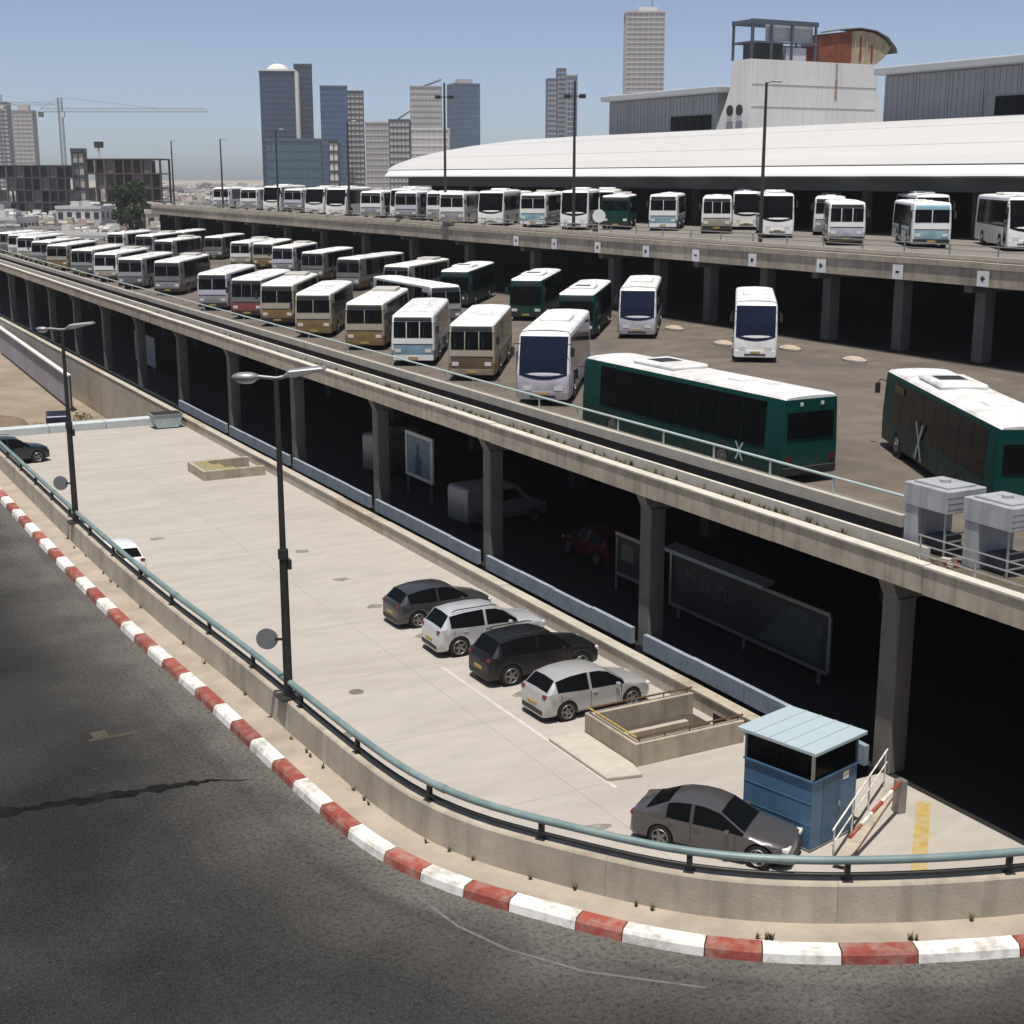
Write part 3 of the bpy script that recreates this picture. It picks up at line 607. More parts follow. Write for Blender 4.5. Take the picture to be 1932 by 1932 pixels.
# ================================================================ BUSES
# a bus stands with its nose at the origin looking to -y; each part is (name, mesh, roles, parent index, location, rotation)
def wheel_meshes(r, wd):
    t = MB().cyl((-wd / 2, 0, 0), (wd / 2, 0, 0), r, n=20).mesh(bevel=0.0, smooth=40)
    rm_ = MB().cyl((-wd / 2 - 0.012, 0, 0), (wd / 2 + 0.012, 0, 0), r * 0.6, n=16); rm_.cyl((-wd / 2 - 0.05, 0, 0), (wd / 2 + 0.05, 0, 0), r * 0.2, n=10)
    return t, rm_.mesh(smooth=40)
BT, BR = wheel_meshes(0.48, 0.3)
def bus_proto(L=11.8, H=3.05, style='city', npane=6, panes=2, ac=False):
    P = []; hw = 1.25
    def part(name, mb, roles, par=None, loc=(0, 0, 0), bevel=0, smooth=0, me=None):
        P.append((name, me or mb.mesh(bevel=bevel, smooth=smooth, nm=len(roles)), roles, par, loc)); return len(P) - 1
    rake = {'city': lambda z: 0.02 + max(0, z - 1.2) * 0.07 + max(0, z - 2.55) ** 2 * 0.7,
            'coach': lambda z: 0.05 + max(0, z - 0.9) ** 2 * 0.13, 'green': lambda z: 0.02 + max(0, z - 1.1) * 0.05 + max(0, z - 2.7) ** 2 * 0.8}[style]
    rake0 = rake
    sec = [(hw - 0.10, 0.30), (hw - 0.01, 0.36), (hw, 0.9), (hw, 1.45), (hw - 0.03, 2.1), (hw - 0.06, H - 0.3), (hw - 0.085, H - 0.13), (hw - 0.17, H - 0.045), (hw - 0.5, H), (0, H + 0.03)]
    zs_ = [z for x, z in sec]
    def rake(z):      # straight between the section heights, exactly as the body is built
        z = min(max(z, zs_[0]), zs_[-1])
        for a, b in zip(zs_[:-1], zs_[1:]):
            if a <= z <= b: return rake0(a) + (rake0(b) - rake0(a)) * (z - a) / (b - a)
        return rake0(z)
    full = [(x, z) for x, z in sec] + [(-x, z) for x, z in sec[-2::-1]]
    n = len(full); st = [(0.0, 0.90), (0.05, 0.955), (0.18, 0.99), (0.4, 1.0), (L - 0.35, 1.0), (L - 0.12, 0.985), (L - 0.02, 0.95)]
    vs_ = []
    for k, (y, s_) in enumerate(st):
        for x, z in full:
            yy = y + (rake(z) if k < 3 else rake(z) * 0.6 if k == 3 else 0); zz = z if k in (3, 4) else (H - (H - z) * 1.0 - (1 - s_) * 1.2 * max(0, (z - H + 0.2)) / 0.2)
            vs_.append((x * s_, yy, zz))
    m = MB(); roofs = range(6, n - 7)
    fs = []; mm = []
    for k in range(len(st) - 1):
        for j in range(n - 1):
            zc = (full[j][1] + full[j + 1][1]) / 2
            role = 2 if zc > H - 0.14 else (1 if zc < (0.8 if style == 'city' else 1.42) else 0)
            fs.append((k * n + j, (k + 1) * n + j, (k + 1) * n + j + 1, k * n + j + 1)); mm.append(role)
        fs.append((k * n + n - 1, (k + 1) * n + n - 1, (k + 1) * n, k * n)); mm.append(3)
    # end caps as horizontal strips so that the paint can change with height
    h = len(sec)
    for base, flip in ((0, False), ((len(st) - 1) * n, True)):
        for j in range(h - 1):
            a, b = base + j, base + j + 1; c, d = base + n - 2 - j, base + n - 1 - j
            f = (a, b, c, d) if j < h - 2 else (a, b, d)
            zc = (sec[j][1] + sec[j + 1][1]) / 2
            fs.append(f if not flip else f[::-1]); mm.append(2 if zc > H - 0.14 else (1 if zc < (0.8 if style == 'city' else 1.42) else 0))
    for f, r in zip(fs, mm): m.add([], [], 0); m.f.append(f); m.m.append(r)
    m.v = vs_
    body = part('body', m, ['upper', 'lower', 'roof', 'trim'], smooth=32)
    def front(name, x0, x1, z0, z1, role, d=0.012, t=0.02, par=None, sag=0.0, nx=6):
        # panel lying on the raked nose
        mb = MB(); nz = 7; V = []
        for i in range(nz + 1):
            z = z0 + (z1 - z0) * i / nz
            for j in range(nx + 1):
                x = x0 + (x1 - x0) * j / nx
                zz = z - (sag * (1 - (abs(x) / max(abs(x0), abs(x1))) ** 2) if i == 0 else 0)
                V.append((x, rake(zz) - d, zz))
        F = [(i * (nx + 1) + j, i * (nx + 1) + j + 1, (i + 1) * (nx + 1) + j + 1, (i + 1) * (nx + 1) + j) for i in range(nz) for j in range(nx)]
        K_ = len(V); V2 = [(x, y + t + d, z) for x, y, z in V]
        mb.add(V + V2, F + [tuple(K_ + q for q in f[::-1]) for f in F]); rim = [j for j in range(nx + 1)] + [i * (nx + 1) + nx for i in range(1, nz + 1)] + [nz * (nx + 1) + j for j in range(nx - 1, -1, -1)] + [i * (nx + 1) for i in range(nz - 1, 0, -1)]
        mb.add(V + V2, [(rim[k], K_ + rim[k], K_ + rim[(k + 1) % len(rim)], rim[(k + 1) % len(rim)]) for k in range(len(rim))])
        return part(name, mb, [role], par)
    if style == 'coach':
        front('windshield', -1.11, 1.11, 1.42, H - 0.24, 'glass', sag=0.22, nx=8)
        front('bumper', -1.14, 1.14, 0.32, 0.66, 'lower', d=0.05)
        front('grille', -0.6, 0.6, 0.42, 0.5, 'trim', d=0.07)
        front('number_plate', -0.27, 0.27, 0.53, 0.64, 'plate', d=0.075)
        for s in (-1, 1): front('headlight', s * 0.72 - 0.2, s * 0.72 + 0.2, 0.72, 0.9, 'lamp', d=0.03)
    elif style == 'city':
        ws = []
        for q_ in range(panes):
            a_ = -1.1 + 2.2 * q_ / panes; ws.append(front('windshield', a_ + 0.025, a_ + 2.2 / panes - 0.025, 1.68 if panes == 2 else 1.6, 2.5, 'glass', nx=4)); front('wiper', a_ + 0.2, a_ + 0.24, 1.66, 2.2, 'trim', d=0.03, nx=1)
        front('destination_sign', -1.05, 1.05, 2.53, H - 0.2, 'sign')
        front('accent_panel', -1.08, 1.08, 0.6, 1.16, 'accent', d=0.02); front('waist_trim', -1.1, 1.1, 1.2, 1.26, 'trim', d=0.02)
        front('bumper', -1.14, 1.14, 0.34, 0.62, 'bump', d=0.06)
        front('number_plate', -0.27, 0.27, 0.42, 0.54, 'plate', d=0.08)
        for s in (-1, 1): front('headlight', s * 0.85 - 0.17, s * 0.85 + 0.17, 0.78, 0.98, 'lamp', d=0.035, nx=2)
    else:
        front('windshield', -1.12, 1.12, 1.25, 2.5, 'glass', sag=0.1)
        front('destination_sign', -0.95, 0.95, 2.56, 2.84, 'sign')
        front('bumper', -1.14, 1.14, 0.32, 0.62, 'bump', d=0.05)
        front('number_plate', -0.27, 0.27, 0.42, 0.54, 'plate', d=0.075)
        for s in (-1, 1): front('headlight', s * 0.85 - 0.2, s * 0.85 + 0.2, 0.72, 0.92, 'lamp', d=0.03, nx=2)
    # side windows
    zl, zh = {'city': (1.38, H - 0.26), 'coach': (1.45, H - 0.3), 'green': (1.22, H - 0.3)}[style]
    y0, y1 = 1.5 if style != 'coach' else 0.9, L - 0.9; pw = (y1 - y0) / npane
    for s in (-1, 1):
        mb = MB(); xa = hw - 0.012; xb = hw - 0.075
        pm_ = MB(); t = 0.03
        g_ = 0.018 if style != 'city' else 0.04; q = [(s * (xa + t), g_, zl), (s * (xa + t), pw - g_, zl), (s * (xb + t), pw - g_, zh), (s * (xb + t), g_, zh)]
        q2 = [(x - s * 0.05, y, z) for x, y, z in q]
        F = [(0, 1, 2, 3), (7, 6, 5, 4), (0, 4, 5, 1), (1, 5, 6, 2), (2, 6, 7, 3), (3, 7, 4, 0)]
        pm_.add(q + q2, F if s > 0 else [f[::-1] for f in F])
        me = pm_.mesh()
        for i in range(npane): part('side_window', None, ['glass'], None, (0, y0 + pw * i, 0), me=me)
    for s in (-1, 1):
        if style != 'green': part('side_stripe', MB().box(s * (hw - 0.01), s * (hw + 0.008), 0.55, L - 0.5, 1.02, 1.2), ['accent'])
        for yy in [2.5 + (L - 5.8) * f for f in ((0.2, 0.36, 0.52, 0.68, 0.84) if style != 'city' else (0.25, 0.5, 0.75))]:
            part('skirt_joint', MB().box(s * (hw - 0.01), s * (hw + 0.004), yy, yy + 0.025, 0.36, 0.98), ['trim'])
    # doors on the right-hand side (the -x side of a bus looking to -y)
    for dy in ((0.45, 5.6) if style != 'coach' else (0.35,)):
        part('door', MB().box(-hw - 0.012, -hw + 0.03, dy, dy + (0.95 if dy < 1 else 1.3), 0.42, 2.45), ['glass'])
    # rear
    part('rear_window', MB().box(-1.0, 1.0, L - 0.03, L + 0.015, 1.6, 2.5), ['glass'], bevel=0.01)
    for s in (-1, 1): part('tail_light', MB().box(s * 0.98 - 0.07, s * 0.98 + 0.07, L - 0.03, L + 0.02, 0.75, 1.0), ['tail'])
    part('rear_bumper', MB().box(-1.15, 1.15, L - 0.06, L + 0.06, 0.34, 0.62), ['bump'], bevel=0.02)
    # roof kit
    if style == 'coach':
        part('roof_unit', MB().box(-0.75, 0.75, L * 0.42, L * 0.42 + 2.6, H - 0.02, H + 0.16), ['roof'], bevel=0.06); part('roof_hatch', MB().box(-0.35, 0.35, 2.2, 2.9, H, H + 0.07), ['roof'], bevel=0.02)
    elif style == 'green':
        part('roof_unit', MB().box(-0.85, 0.85, L * 0.25, L * 0.25 + 2.8, H - 0.02, H + 0.17), ['roof'], bevel=0.07); part('roof_hatch', MB().box(-0.4, 0.4, L * 0.68, L * 0.68 + 0.8, H, H + 0.08), ['roof'], bevel=0.02)
        part('roof_grille', MB().box(-0.5, 0.5, L * 0.25 + 0.5, L * 0.25 + 1.5, H + 0.16, H + 0.185), ['bump'])
    else:
        if ac: part('roof_unit', MB().box(-0.8, 0.8, L * 0.68, L * 0.68 + 2.2, H - 0.02, H + 0.2), ['seam'], bevel=0.05)
        for f in (0.25, 0.55): part('roof_hatch', MB().box(-0.38, 0.38, L * f, L * f + 0.8, H, H + 0.07), ['roof'], bevel=0.02)
        for f in (0.12, 0.42, 0.5, 0.8): part('roof_seam', MB().box(-0.66, 0.66, L * f, L * f + 0.05, H - 0.005, H + 0.03), ['seam'])
    for s in (-1, 1):
        mb = MB().tube([(s * 1.05, 0.25, H - 0.55), (s * 1.32, -0.12, H - 0.5), (s * 1.38, -0.2, H - 0.65)], 0.02, 5); mb.box(s * 1.38 - 0.09, s * 1.38 + 0.09, -0.26, -0.16, H - 1.05, H - 0.65)
        part('mirror', mb, ['trim'])
    for y in (2.5, L - 3.3):
        for s in (-1, 1):
            part('wheel_arch', MB().cyl((s * (hw - 0.1), y, 0.5), (s * (hw + 0.006), y, 0.5), 0.6, n=20), ['trim'])
            k = part('wheel', None, ['tyre'], None, (s * (hw - 0.13), y, 0.48), me=BT); part('rim', None, ['rim'], k, (0, 0, 0), me=BR)
    return P
PROTO = {'coach': bus_proto(12.2, 3.35, 'coach', 6), 'city': bus_proto(11.2, 3.0, 'city', 6), 'city3': bus_proto(10.8, 2.95, 'city', 5, 3), 'citya': bus_proto(11.6, 3.0, 'city', 7, 2, True), 'green': bus_proto(12.2, 3.1, 'green', 7), 'long': bus_proto(13.2, 3.1, 'green', 8)}
def pal(upper, lower, accent=None, gl=glass, roof=busroof, sign=None, bump=plastic):
    return {'upper': upper, 'lower': lower, 'accent': accent or lower, 'roof': roof, 'glass': gl, 'trim': plastic, 'tyre': tyrem, 'rim': rimm, 'lamp': lampm,
            'sign': sign or plastic, 'plate': yellow, 'tail': tailm, 'bump': bump, 'seam': mat('roof_seam_grey', (0.45, 0.43, 0.39), 0.7)}
PAL = {
 'coach': pal(whitepaint, lavp, gl=navyglass), 'coach2': pal(whitepaint, whitepaint, gl=navyglass), 'coachw': pal(whitepaint, whitepaint),
 'gold': pal(creamp, goldp, goldp, bump=goldp), 'gold2': pal(creamp, goldp, brownp, bump=creamp), 'cream': pal(creamp, brownp, goldp), 'creamw': pal(whitepaint, creamp, creamp),
 'blue': pal(whitepaint, bluep, bluep, bump=whitepaint), 'red': pal(greyp, redp, redp), 'lav': pal(lavp, lavp, silverp), 'dark': pal(greyp, brownp, silverp), 'grey': pal(silverp, silverp, greyp),
 'green': pal(greenp, greenp), 'sky': pal(whitepaint, whitepaint, skyp, sign=skyp), 'skyb': pal(whitepaint, bluep, skyp, bump=whitepaint), 'tan': pal(whitepaint, mat('tan_paint', (0.5, 0.38, 0.24), 0.5), lavp, sign=plastic), 'white': pal(whitepaint, whitepaint, silverp, bump=silverp)}
BN = [0]
def bus(kind, palette, x, y, z, yaw, label, group=None, drop=()):
    BN[0] += 1; rg = random.Random(BN[0] * 17)
    if kind == 'city': kind = ('city', 'citya', 'city3', 'city', 'citya')[BN[0] % 5] if palette != 'blue' else 'city3'
    j_ = 0.0 if kind == 'long' else 1.0; t = thing('bus', label, 'bus', (x + j_ * rg.uniform(-0.25, 0.25), y + j_ * rg.uniform(-0.5, 0.5), z), -R(yaw + j_ * rg.uniform(-1.6, 1.6)), group); p = PAL[palette]; made = []; t.scale = (1, 1 + j_ * rg.uniform(-0.03, 0.03), 1 + j_ * rg.uniform(-0.03, 0.03))
    for name, me, roles, par, loc in PROTO[kind]:
        made.append(obj(name, me, [(glass2 if name == 'side_window' and palette != 'green' and rg.random() < 0.22 else p[r]) for r in roles], made[par] if par is not None else t, loc) if name not in drop else None)
    return t
def emblem(root, x, y, z, s, face):     # pale crossed-stroke emblem on a flank
    m = MB()
    for a in (1, -1):
        m.add([(0, a * -0.36 * s - 0.09 * s, -0.6 * s), (0, a * -0.36 * s + 0.09 * s, -0.6 * s), (0, a * 0.36 * s + 0.09 * s, 0.6 * s), (0, a * 0.36 * s - 0.09 * s, 0.6 * s)], [(0, 1, 2, 3)])
    m.v = [(face * 0.001 * i, y_, z_) for i, (x_, y_, z_) in enumerate(m.v)]
    obj('emblem', m.mesh(), mat('emblem_grey', (0.42, 0.5, 0.5), 0.5, var=0.1), root, (x, y, z))
D0 = DECK
ORD = ['first', 'second', 'third', 'fourth', 'fifth', 'sixth', 'seventh', 'eighth', 'ninth', 'tenth', 'eleventh', 'twelfth']; far_n = 0
COLN = {'creamw': 'white and cream', 'grey': 'silver', 'gold': 'gold fronted', 'white': 'white', 'cream': 'cream and brown', 'lav': 'lavender', 'dark': 'grey and brown', 'coachw': 'white'}
# front row at the rail, (nose x, nose y, palette, yaw)
ROW1 = [
 ('coach', 'coach', 1.4, 63.9, 6.2, 'white coach with wide navy windshield, beside the long dark green bus'),
 ('city', 'gold2', -2.1, 72.3, 3.4, 'old cream bus with brown and gold nose, next to the white coach'),
 ('city', 'blue', -5.4, 78.4, 3.0, 'old white bus with pale blue lower front, parked at the deck rail'),
 ('city', 'gold', -9.1, 85.3, 2.6, 'old cream bus with gold front panel, next to the pale blue bus'),
 ('city', 'gold', -12.9, 92.5, 2.3, 'old cream bus with gold front panel, second along from the pale blue bus'),
 ('city', 'cream', -16.4, 99.6, 2.0, 'old cream bus with brown lower body, next to the red fronted bus'),
 ('city', 'red', -19.9, 105.3, 2.0, 'grey and red bus, the only red one in the rail row'),
 ('city', 'lav', -23.7, 111.8, 2.0, 'lavender grey bus next to the red bus in the rail row'),
 ('city', 'dark', -31.0, 127.0, 2.0, 'grey bus with dark brown flank beyond a gap from the lavender bus'),
 ('city', 'grey', -36.0, 133.0, 2.0, 'silver bus behind the dark brown flanked bus in the rail row'),
]
for k, pp, x, y, yaw, lab in ROW1: bus(k, pp, x, y, D0, yaw, lab, 'buses parked along the deck rail')
for (pp, x, y) in [('creamw', -40.8, 143.0), ('grey', -45.2, 150.2), ('gold', -51.0, 160.5), ('grey', -56.0, 169.5), ('creamw', -60.6, 178.5), ('white', -65.6, 188.5), ('grey', -70.4, 197.5)]:
    far_n += 1; bus('city', pp, x, y, D0, 1.5, '%s bus, %s beyond the silver one in the rail row' % (COLN[pp], ORD[far_n - 1]), 'far buses of the rail row')
# second row under the edge of the upper deck
bus('green', 'green', -4.6, 114.2, D0, 10, 'dark green bus with white roof farthest along under the upper deck', 'dark green buses')
bus('green', 'green', 0.9, 103.3, D0, 10, 'dark green bus with white roof between two other green buses', 'dark green buses')
bus('green', 'green', 4.2, 92.0, D0, 9, 'dark green bus with white roof next to the lavender nosed coach', 'dark green buses')
bus('coach', 'coach', 8.3, 91.5, D0, 9, 'white coach with lavender nose parked beside the dark green buses')
bus('coach', 'coach2', 13.9, 79.6, D0, 8, 'white coach standing alone in the open middle of the bus deck')
bus('city', 'grey', -4.6, 99.0, D0, -27, 'silver bus parked askew behind the gold fronted buses')
MID = [(-31.8, 166.0, 'creamw'), (-28.4, 163.0, 'cream'), (-24.8, 154.3, 'lav'), (-20.4, 143.3, 'dark'), (-15.2, 131.5, 'dark'), (-10.2, 122.0, 'grey')]
for i, (x, y, pp) in enumerate(MID): bus('city', pp, x, y, D0, [4, 4, 6, 10, 16, 14][i], '%s bus, %s beyond the askew silver bus along the middle row' % (COLN[pp], ORD[5 - i]), 'buses in the middle row')
for i, (x, y, pp) in enumerate([(-53.2, 191.1, 'creamw'), (-47.8, 184.1, 'grey'), (-46.3, 196.8, 'dark'), (-38.2, 182.5, 'dark'), (-42.0, 171.5, 'grey')]):
    bus('city', pp, x, y, D0, 5, '%s bus, %s in the loose group at the far deck end' % (COLN[pp], ORD[i]), 'far buses of the middle row')
# two long green buses on the open deck
def bus_at(kind, palette, w, u, z, head, label):   # head: nose direction angle in the site frame
    x, y = G(w, u); t = bus(kind, palette, x, y, z, 0, label); t.rotation_euler = (0, 0, A + head); return t
g1 = bus_at('long', 'green', 31.55, 50.2, D0, math.pi, 'long dark green bus with white roof parked side-on along the deck rail')
emblem(g1, 1.262, 10.9, 0.86, 0.55, 1)
m_ = MB().box(-0.5, -0.4, 13.19, 13.24, 2.72, 2.84); m_.box(0.4, 0.5, 13.19, 13.24, 2.72, 2.84); obj('marker_light', m_.mesh(), lampm, g1)
x_, y_ = 15.75, 54.6
g2 = bus('long', 'green', x_, y_, D0, 0, 'dark green bus with pale crossed emblem on its flank, by the vent hoods'); g2.rotation_euler = (0, 0, R(180))
emblem(g2, 1.32, 5.5, 1.15, 1.1, 1)
obj('route_board', MB().box(1.24, 1.268, 1.9, 3.0, 2.42, 2.66).mesh(), mat('amber_sign', (0.09, 0.06, 0.01), 0.5), g2)
# upper deck
UPB = [('city', 'tan', 22.7, 96.2, 9, 'white city bus with tan front panel on the upper deck'),
 ('city', 'sky', 26.9, 91.8, 9, 'white city bus with sky blue front panel nearest the tan fronted bus'),
 ('coach', 'coachw', 31.6, 88.0, 9, 'white coach with black windshield, beside the sky blue fronted upper bus'),
 ('coach', 'coachw', 20.0, 107.9, 9, 'tall white coach with black windshield by the lamp mast on the upper deck'),
 ('city', 'white', 25.2, 113.5, 12, 'white bus tucked behind the tall white coach on the upper deck'),
 ('city', 'creamw', 16.5, 117.0, 9, 'white bus with dark round edged windshield next to the tall upper coach'),
 ('city', 'skyb', 12.8, 122.5, 9, 'white and pale blue bus, right of the round white sign on the upper deck'),
 ('city', 'green', 9.2, 124.6, 9, 'dark sided bus just behind the round white sign on the upper deck'),
 ('coach', 'coachw', 5.6, 124.6, 9, 'white coach directly behind the double headed lamp mast'),
 ('city', 'skyb', 1.8, 131.0, 9, 'pale blue fronted bus between two white coaches on the upper deck'),
 ('coach', 'coachw', -2.2, 133.0, 9, 'white coach with square dark windshield next to the pale blue bus')]
for k, pp, x, y, yaw, lab in UPB: bus(k, pp, x, y, UP, yaw, lab, 'buses on the upper deck')
for i, (k, pp, x, y) in enumerate([('city', 'white', -5.6, 137.5), ('city', 'lav', -11.0, 148.5), ('city', 'white', -15.9, 160.0), ('coach', 'coachw', -20.6, 166.0), ('coach', 'coachw', -24.6, 177.0), ('city', 'lav', -28.0, 184.0), ('coach', 'coachw', -32.0, 190.0), ('city', 'white', -36.3, 197.0), ('city', 'white', -41.6, 207.0), ('coach', 'coachw', 30.5, 103.5), ('city', 'white', -7.4, 146.5), ('coach', 'coachw', 8.5, 136.5), ('city', 'white', 14.6, 131.5), ('coach', 'coachw', 20.6, 124.5), ('city', 'creamw', 4.4, 143.5), ('city', 'white', -0.4, 149.0), ('coach', 'coachw', -12.6, 161.5)]):
    bus(k, pp, x, y, UP, 8, ('%s %s, %s beyond the upper coach with square windshield' % (COLN[pp], 'coach' if k == 'coach' else 'bus', ORD[i])) if i < 9 else ['white coach behind the tan fronted upper bus', 'white bus behind the first bus past the square windshield coach', 'white coach hidden behind the coach at the double headed mast', 'white bus peeping out behind the pale blue bus at the round sign', 'white coach behind the dark round windshield bus, under the terminal eave', 'white and cream roof showing behind the pale blue bus between coaches', 'white roof showing behind the square windshield coach', 'white coach rising behind the lavender upper bus'][i - 9], 'white buses massed on the upper deck')

# ================================================================ CARS
CT, CR = None, None
def car_wheels(r):
    t = MB().cyl((-0.1, 0, 0), (0.1, 0, 0), r, n=24).mesh(smooth=40, bevel=0.0)
    m = MB()
    m.cyl((-0.104, 0, 0), (0.104, 0, 0), r * 0.2, n=10); 
    for k in range(5):
        a = 2 * math.pi * k / 5; c, s_ = math.cos(a), math.sin(a)
        for f in (-1, 1):
            x = f * 0.106; q = [(x, c * r * 0.15 - s_ * 0.05, s_ * r * 0.15 + c * 0.05), (x, c * r * 0.15 + s_ * 0.05, s_ * r * 0.15 - c * 0.05), (x, c * r * 0.66 + s_ * 0.035, s_ * r * 0.66 - c * 0.035), (x, c * r * 0.66 - s_ * 0.035, s_ * r * 0.66 + c * 0.035)]
            m.add(q, [(0, 1, 2, 3) if f < 0 else (3, 2, 1, 0)])
    for f in (-1, 1):   # outer rim ring
        pts = []
        for k in range(25): a = 2 * math.pi * k / 24; pts.append((f * 0.107, math.cos(a) * r * 0.68, math.sin(a) * r * 0.68))
        m.tube(pts, 0.022, 4)
    return t, m.mesh()
def car(label, x, y, z, head, style, paint, group=None, roofp=None):
    """head: angle of the nose direction from +x"""
    L, Wd, H, zc, hood = {'hatch': (4.15, 1.76, 1.50, 0.20, 0.92), 'suv': (4.45, 1.84, 1.66, 0.24, 1.02), 'sedan': (4.55, 1.80, 1.45, 0.18, 0.90)}[style]
    hw = Wd / 2
    # (y from nose, roofline z, belt z, half width factor, kind)   kinds: h hood, c cabin, t tail
    if style == 'sedan':
        tp = [(0, .52, .48, .62), (.05, .66, .58, .78), (.25, .74, .66, .9), (.7, .82, .74, .97), (1.25, .91, .84, 1.0), (1.95, 1.33, .90, 1.0), (2.35, 1.43, .91, 1.0), (2.75, 1.45, .92, 1.0), (3.2, 1.41, .94, 1.0), (3.45, 1.34, .95, .99), (4.1, 1.04, .97, .96), (4.42, .98, .92, .9), (4.52, .88, .8, .8), (4.55, .6, .55, .74)]
        cowl, rf, rr, rb = 1.25, 1.95, 3.45, 4.1; pill = 2.72
    elif style == 'suv':
        tp = [(0, .62, .56, .66), (.05, .84, .72, .82), (.25, .94, .84, .92), (.75, 1.02, .93, .98), (1.2, 1.10, 1.0, 1.0), (1.75, 1.5, 1.04, 1.0), (2.1, 1.62, 1.05, 1.0), (2.7, 1.66, 1.06, 1.0), (3.4, 1.63, 1.08, 1.0), (3.95, 1.55, 1.1, .98), (4.28, 1.12, 1.08, .95), (4.40, 1.0, .95, .88), (4.45, .66, .6, .78)]
        cowl, rf, rr, rb = 1.2, 1.75, 3.95, 4.28; pill = 2.55
    else:
        tp = [(0, .55, .5, .64), (.05, .72, .62, .8), (.25, .80, .72, .92), (.7, .90, .82, .98), (1.05, .98, .88, 1.0), (1.7, 1.38, .92, 1.0), (2.05, 1.47, .93, 1.0), (2.6, 1.50, .94, 1.0), (3.15, 1.47, .97, 1.0), (3.68, 1.37, 1.0, .98), (4.0, 1.02, .98, .94), (4.11, .9, .85, .87), (4.15, .58, .52, .76)]
        cowl, rf, rr, rb = 1.05, 1.7, 3.68, 4.0; pill = 2.45
    wr = 0.33 if style != 'suv' else 0.37; ya, yb = 0.82, L - 0.82 if style != 'sedan' else L - 0.95
    def lerp_tp(yq):
        for a, b in zip(tp[:-1], tp[1:]):
            if a[0] <= yq <= b[0]: t = (yq - a[0]) / (b[0] - a[0] + 1e-9); return [a[i] + (b[i] - a[i]) * t for i in range(1, 4)]
        return list(tp[-1][1:])
    ar = wr + 0.065
    Y = set(p[0] for p in tp) | {pill - 0.05, pill + 0.05, rr - 0.35}
    for c in (ya, yb):
        for k in (-1, -0.97, -0.8, -0.45, 0, 0.45, 0.8, 0.97, 1): Y.add(round(c + ar * k, 4))
    Y = sorted(Y); Y = [y for i, y in enumerate(Y) if i == 0 or y - Y[i - 1] > 0.006]
    rings = []
    for yq in Y:
        zt, zb_, f = lerp_tp(yq); w_ = hw * f
        zs = zc
        for c in (ya, yb):
            dy = abs(yq - c)
            if dy < ar - 1e-4: zs = max(zs, wr + math.sqrt(max(0, ar * ar - dy * dy)) - 0.02)
        cab = cowl < yq < rb
        # roof half width grows out of the belt towards the middle of the cabin
        if yq <= cowl or yq >= rb: wt = w_ * 0.86; wi = w_ * 0.80; ze = zt - 0.03
        else:
            k = min(1, (yq - cowl) / (rf - cowl), (rb - yq) / (rb - rr)); wt = w_ * (0.86 - 0.12 * k); wi = wt - 0.05 - 0.02 * k; ze = zt - 0.045
        zmid = max((zs + zb_) / 2, zs + 0.02) if zs > zc else (0.5 * zc + 0.5 * zb_)
        ring = [(0, zs if zs > zc else zc), (w_ * 0.86, zs), (w_ * 0.975, zs + 0.015 if zs > zc else zc + 0.10), (w_ * 1.0, zmid), (w_ * 0.965, zb_), (wt, max(ze, zb_ + 0.012)), (wi, max(ze, zb_ + 0.012) + 0.02), (0, max(zt, zb_ + 0.04) + 0.012)]
        rings.append(ring)
    n = 8; parts = {k: [] for k in ('body', 'under', 'windshield', 'rear_window', 'sl', 'sr')}
    V = []
    for yq, rg in zip(Y, rings):
        V += [(x_, yq - L / 2, z_) for x_, z_ in rg] + [(-x_, yq - L / 2, z_) for x_, z_ in rg]
    for i in range(len(Y) - 1):
        ym = (Y[i] + Y[i + 1]) / 2
        for sd_ in (0, 1):
            for j in range(7):
                a = i * 16 + sd_ * 8 + j; b = a + 1; c = a + 17; d = a + 16
                f = (a, d, c, b) if sd_ == 0 else (a, b, c, d)
                if j == 0: parts['under'].append(f); continue
                k = 'body'
                if j == 4 and cowl + 0.1 < ym < rr + (0.0 if style == 'sedan' else -0.0) and not (pill - 0.05 < ym < pill + 0.05): k = 'sl' if sd_ == 0 else 'sr'
                if j == 6 and cowl < ym < rf: k = 'windshield'
                if j == 6 and rr < ym < rb: k = 'rear_window'
                parts[k].append(f)
    m0 = len(V)
    capf = [tuple(range(0, 8)), tuple(range(8, 16))[::-1]]; e0 = (len(Y) - 1) * 16; capr = [tuple(range(e0, e0 + 8))[::-1], tuple(range(e0 + 8, e0 + 16))]
    parts['body'] += capf + capr
    t = thing('car', label, 'car', (x, y, z), head + math.pi / 2, group)
    def sub(fs):
        ids = sorted(set(i for f in fs for i in f)); mp = {i: k for k, i in enumerate(ids)}
        return MB().add([V[i] for i in ids], [tuple(mp[i] for i in f) for f in fs])
    def clean(mb, smooth=38):
        me = mb.mesh(); bm = bmesh.new(); bm.from_mesh(me); bmesh.ops.remove_doubles(bm, verts=bm.verts, dist=0.0008); bmesh.ops.recalc_face_normals(bm, faces=bm.faces); bm.to_mesh(me); bm.free()
        me.polygons.foreach_set('use_smooth', [True] * len(me.polygons)); me.set_sharp_from_angle(angle=R(smooth)); return me
    bd = obj('body', clean(sub(parts['body'])), paint, t)
    obj('underbody', sub(parts['under']).mesh(), plastic, t)
    obj('windshield', clean(sub(parts['windshield'])), glass, t); obj('rear_window', clean(sub(parts['rear_window'])), glass, t)
    for k in ('sl', 'sr'): obj('side_window', clean(sub(parts[k])), glass, t)
    T1, R1 = car_wheels(wr)
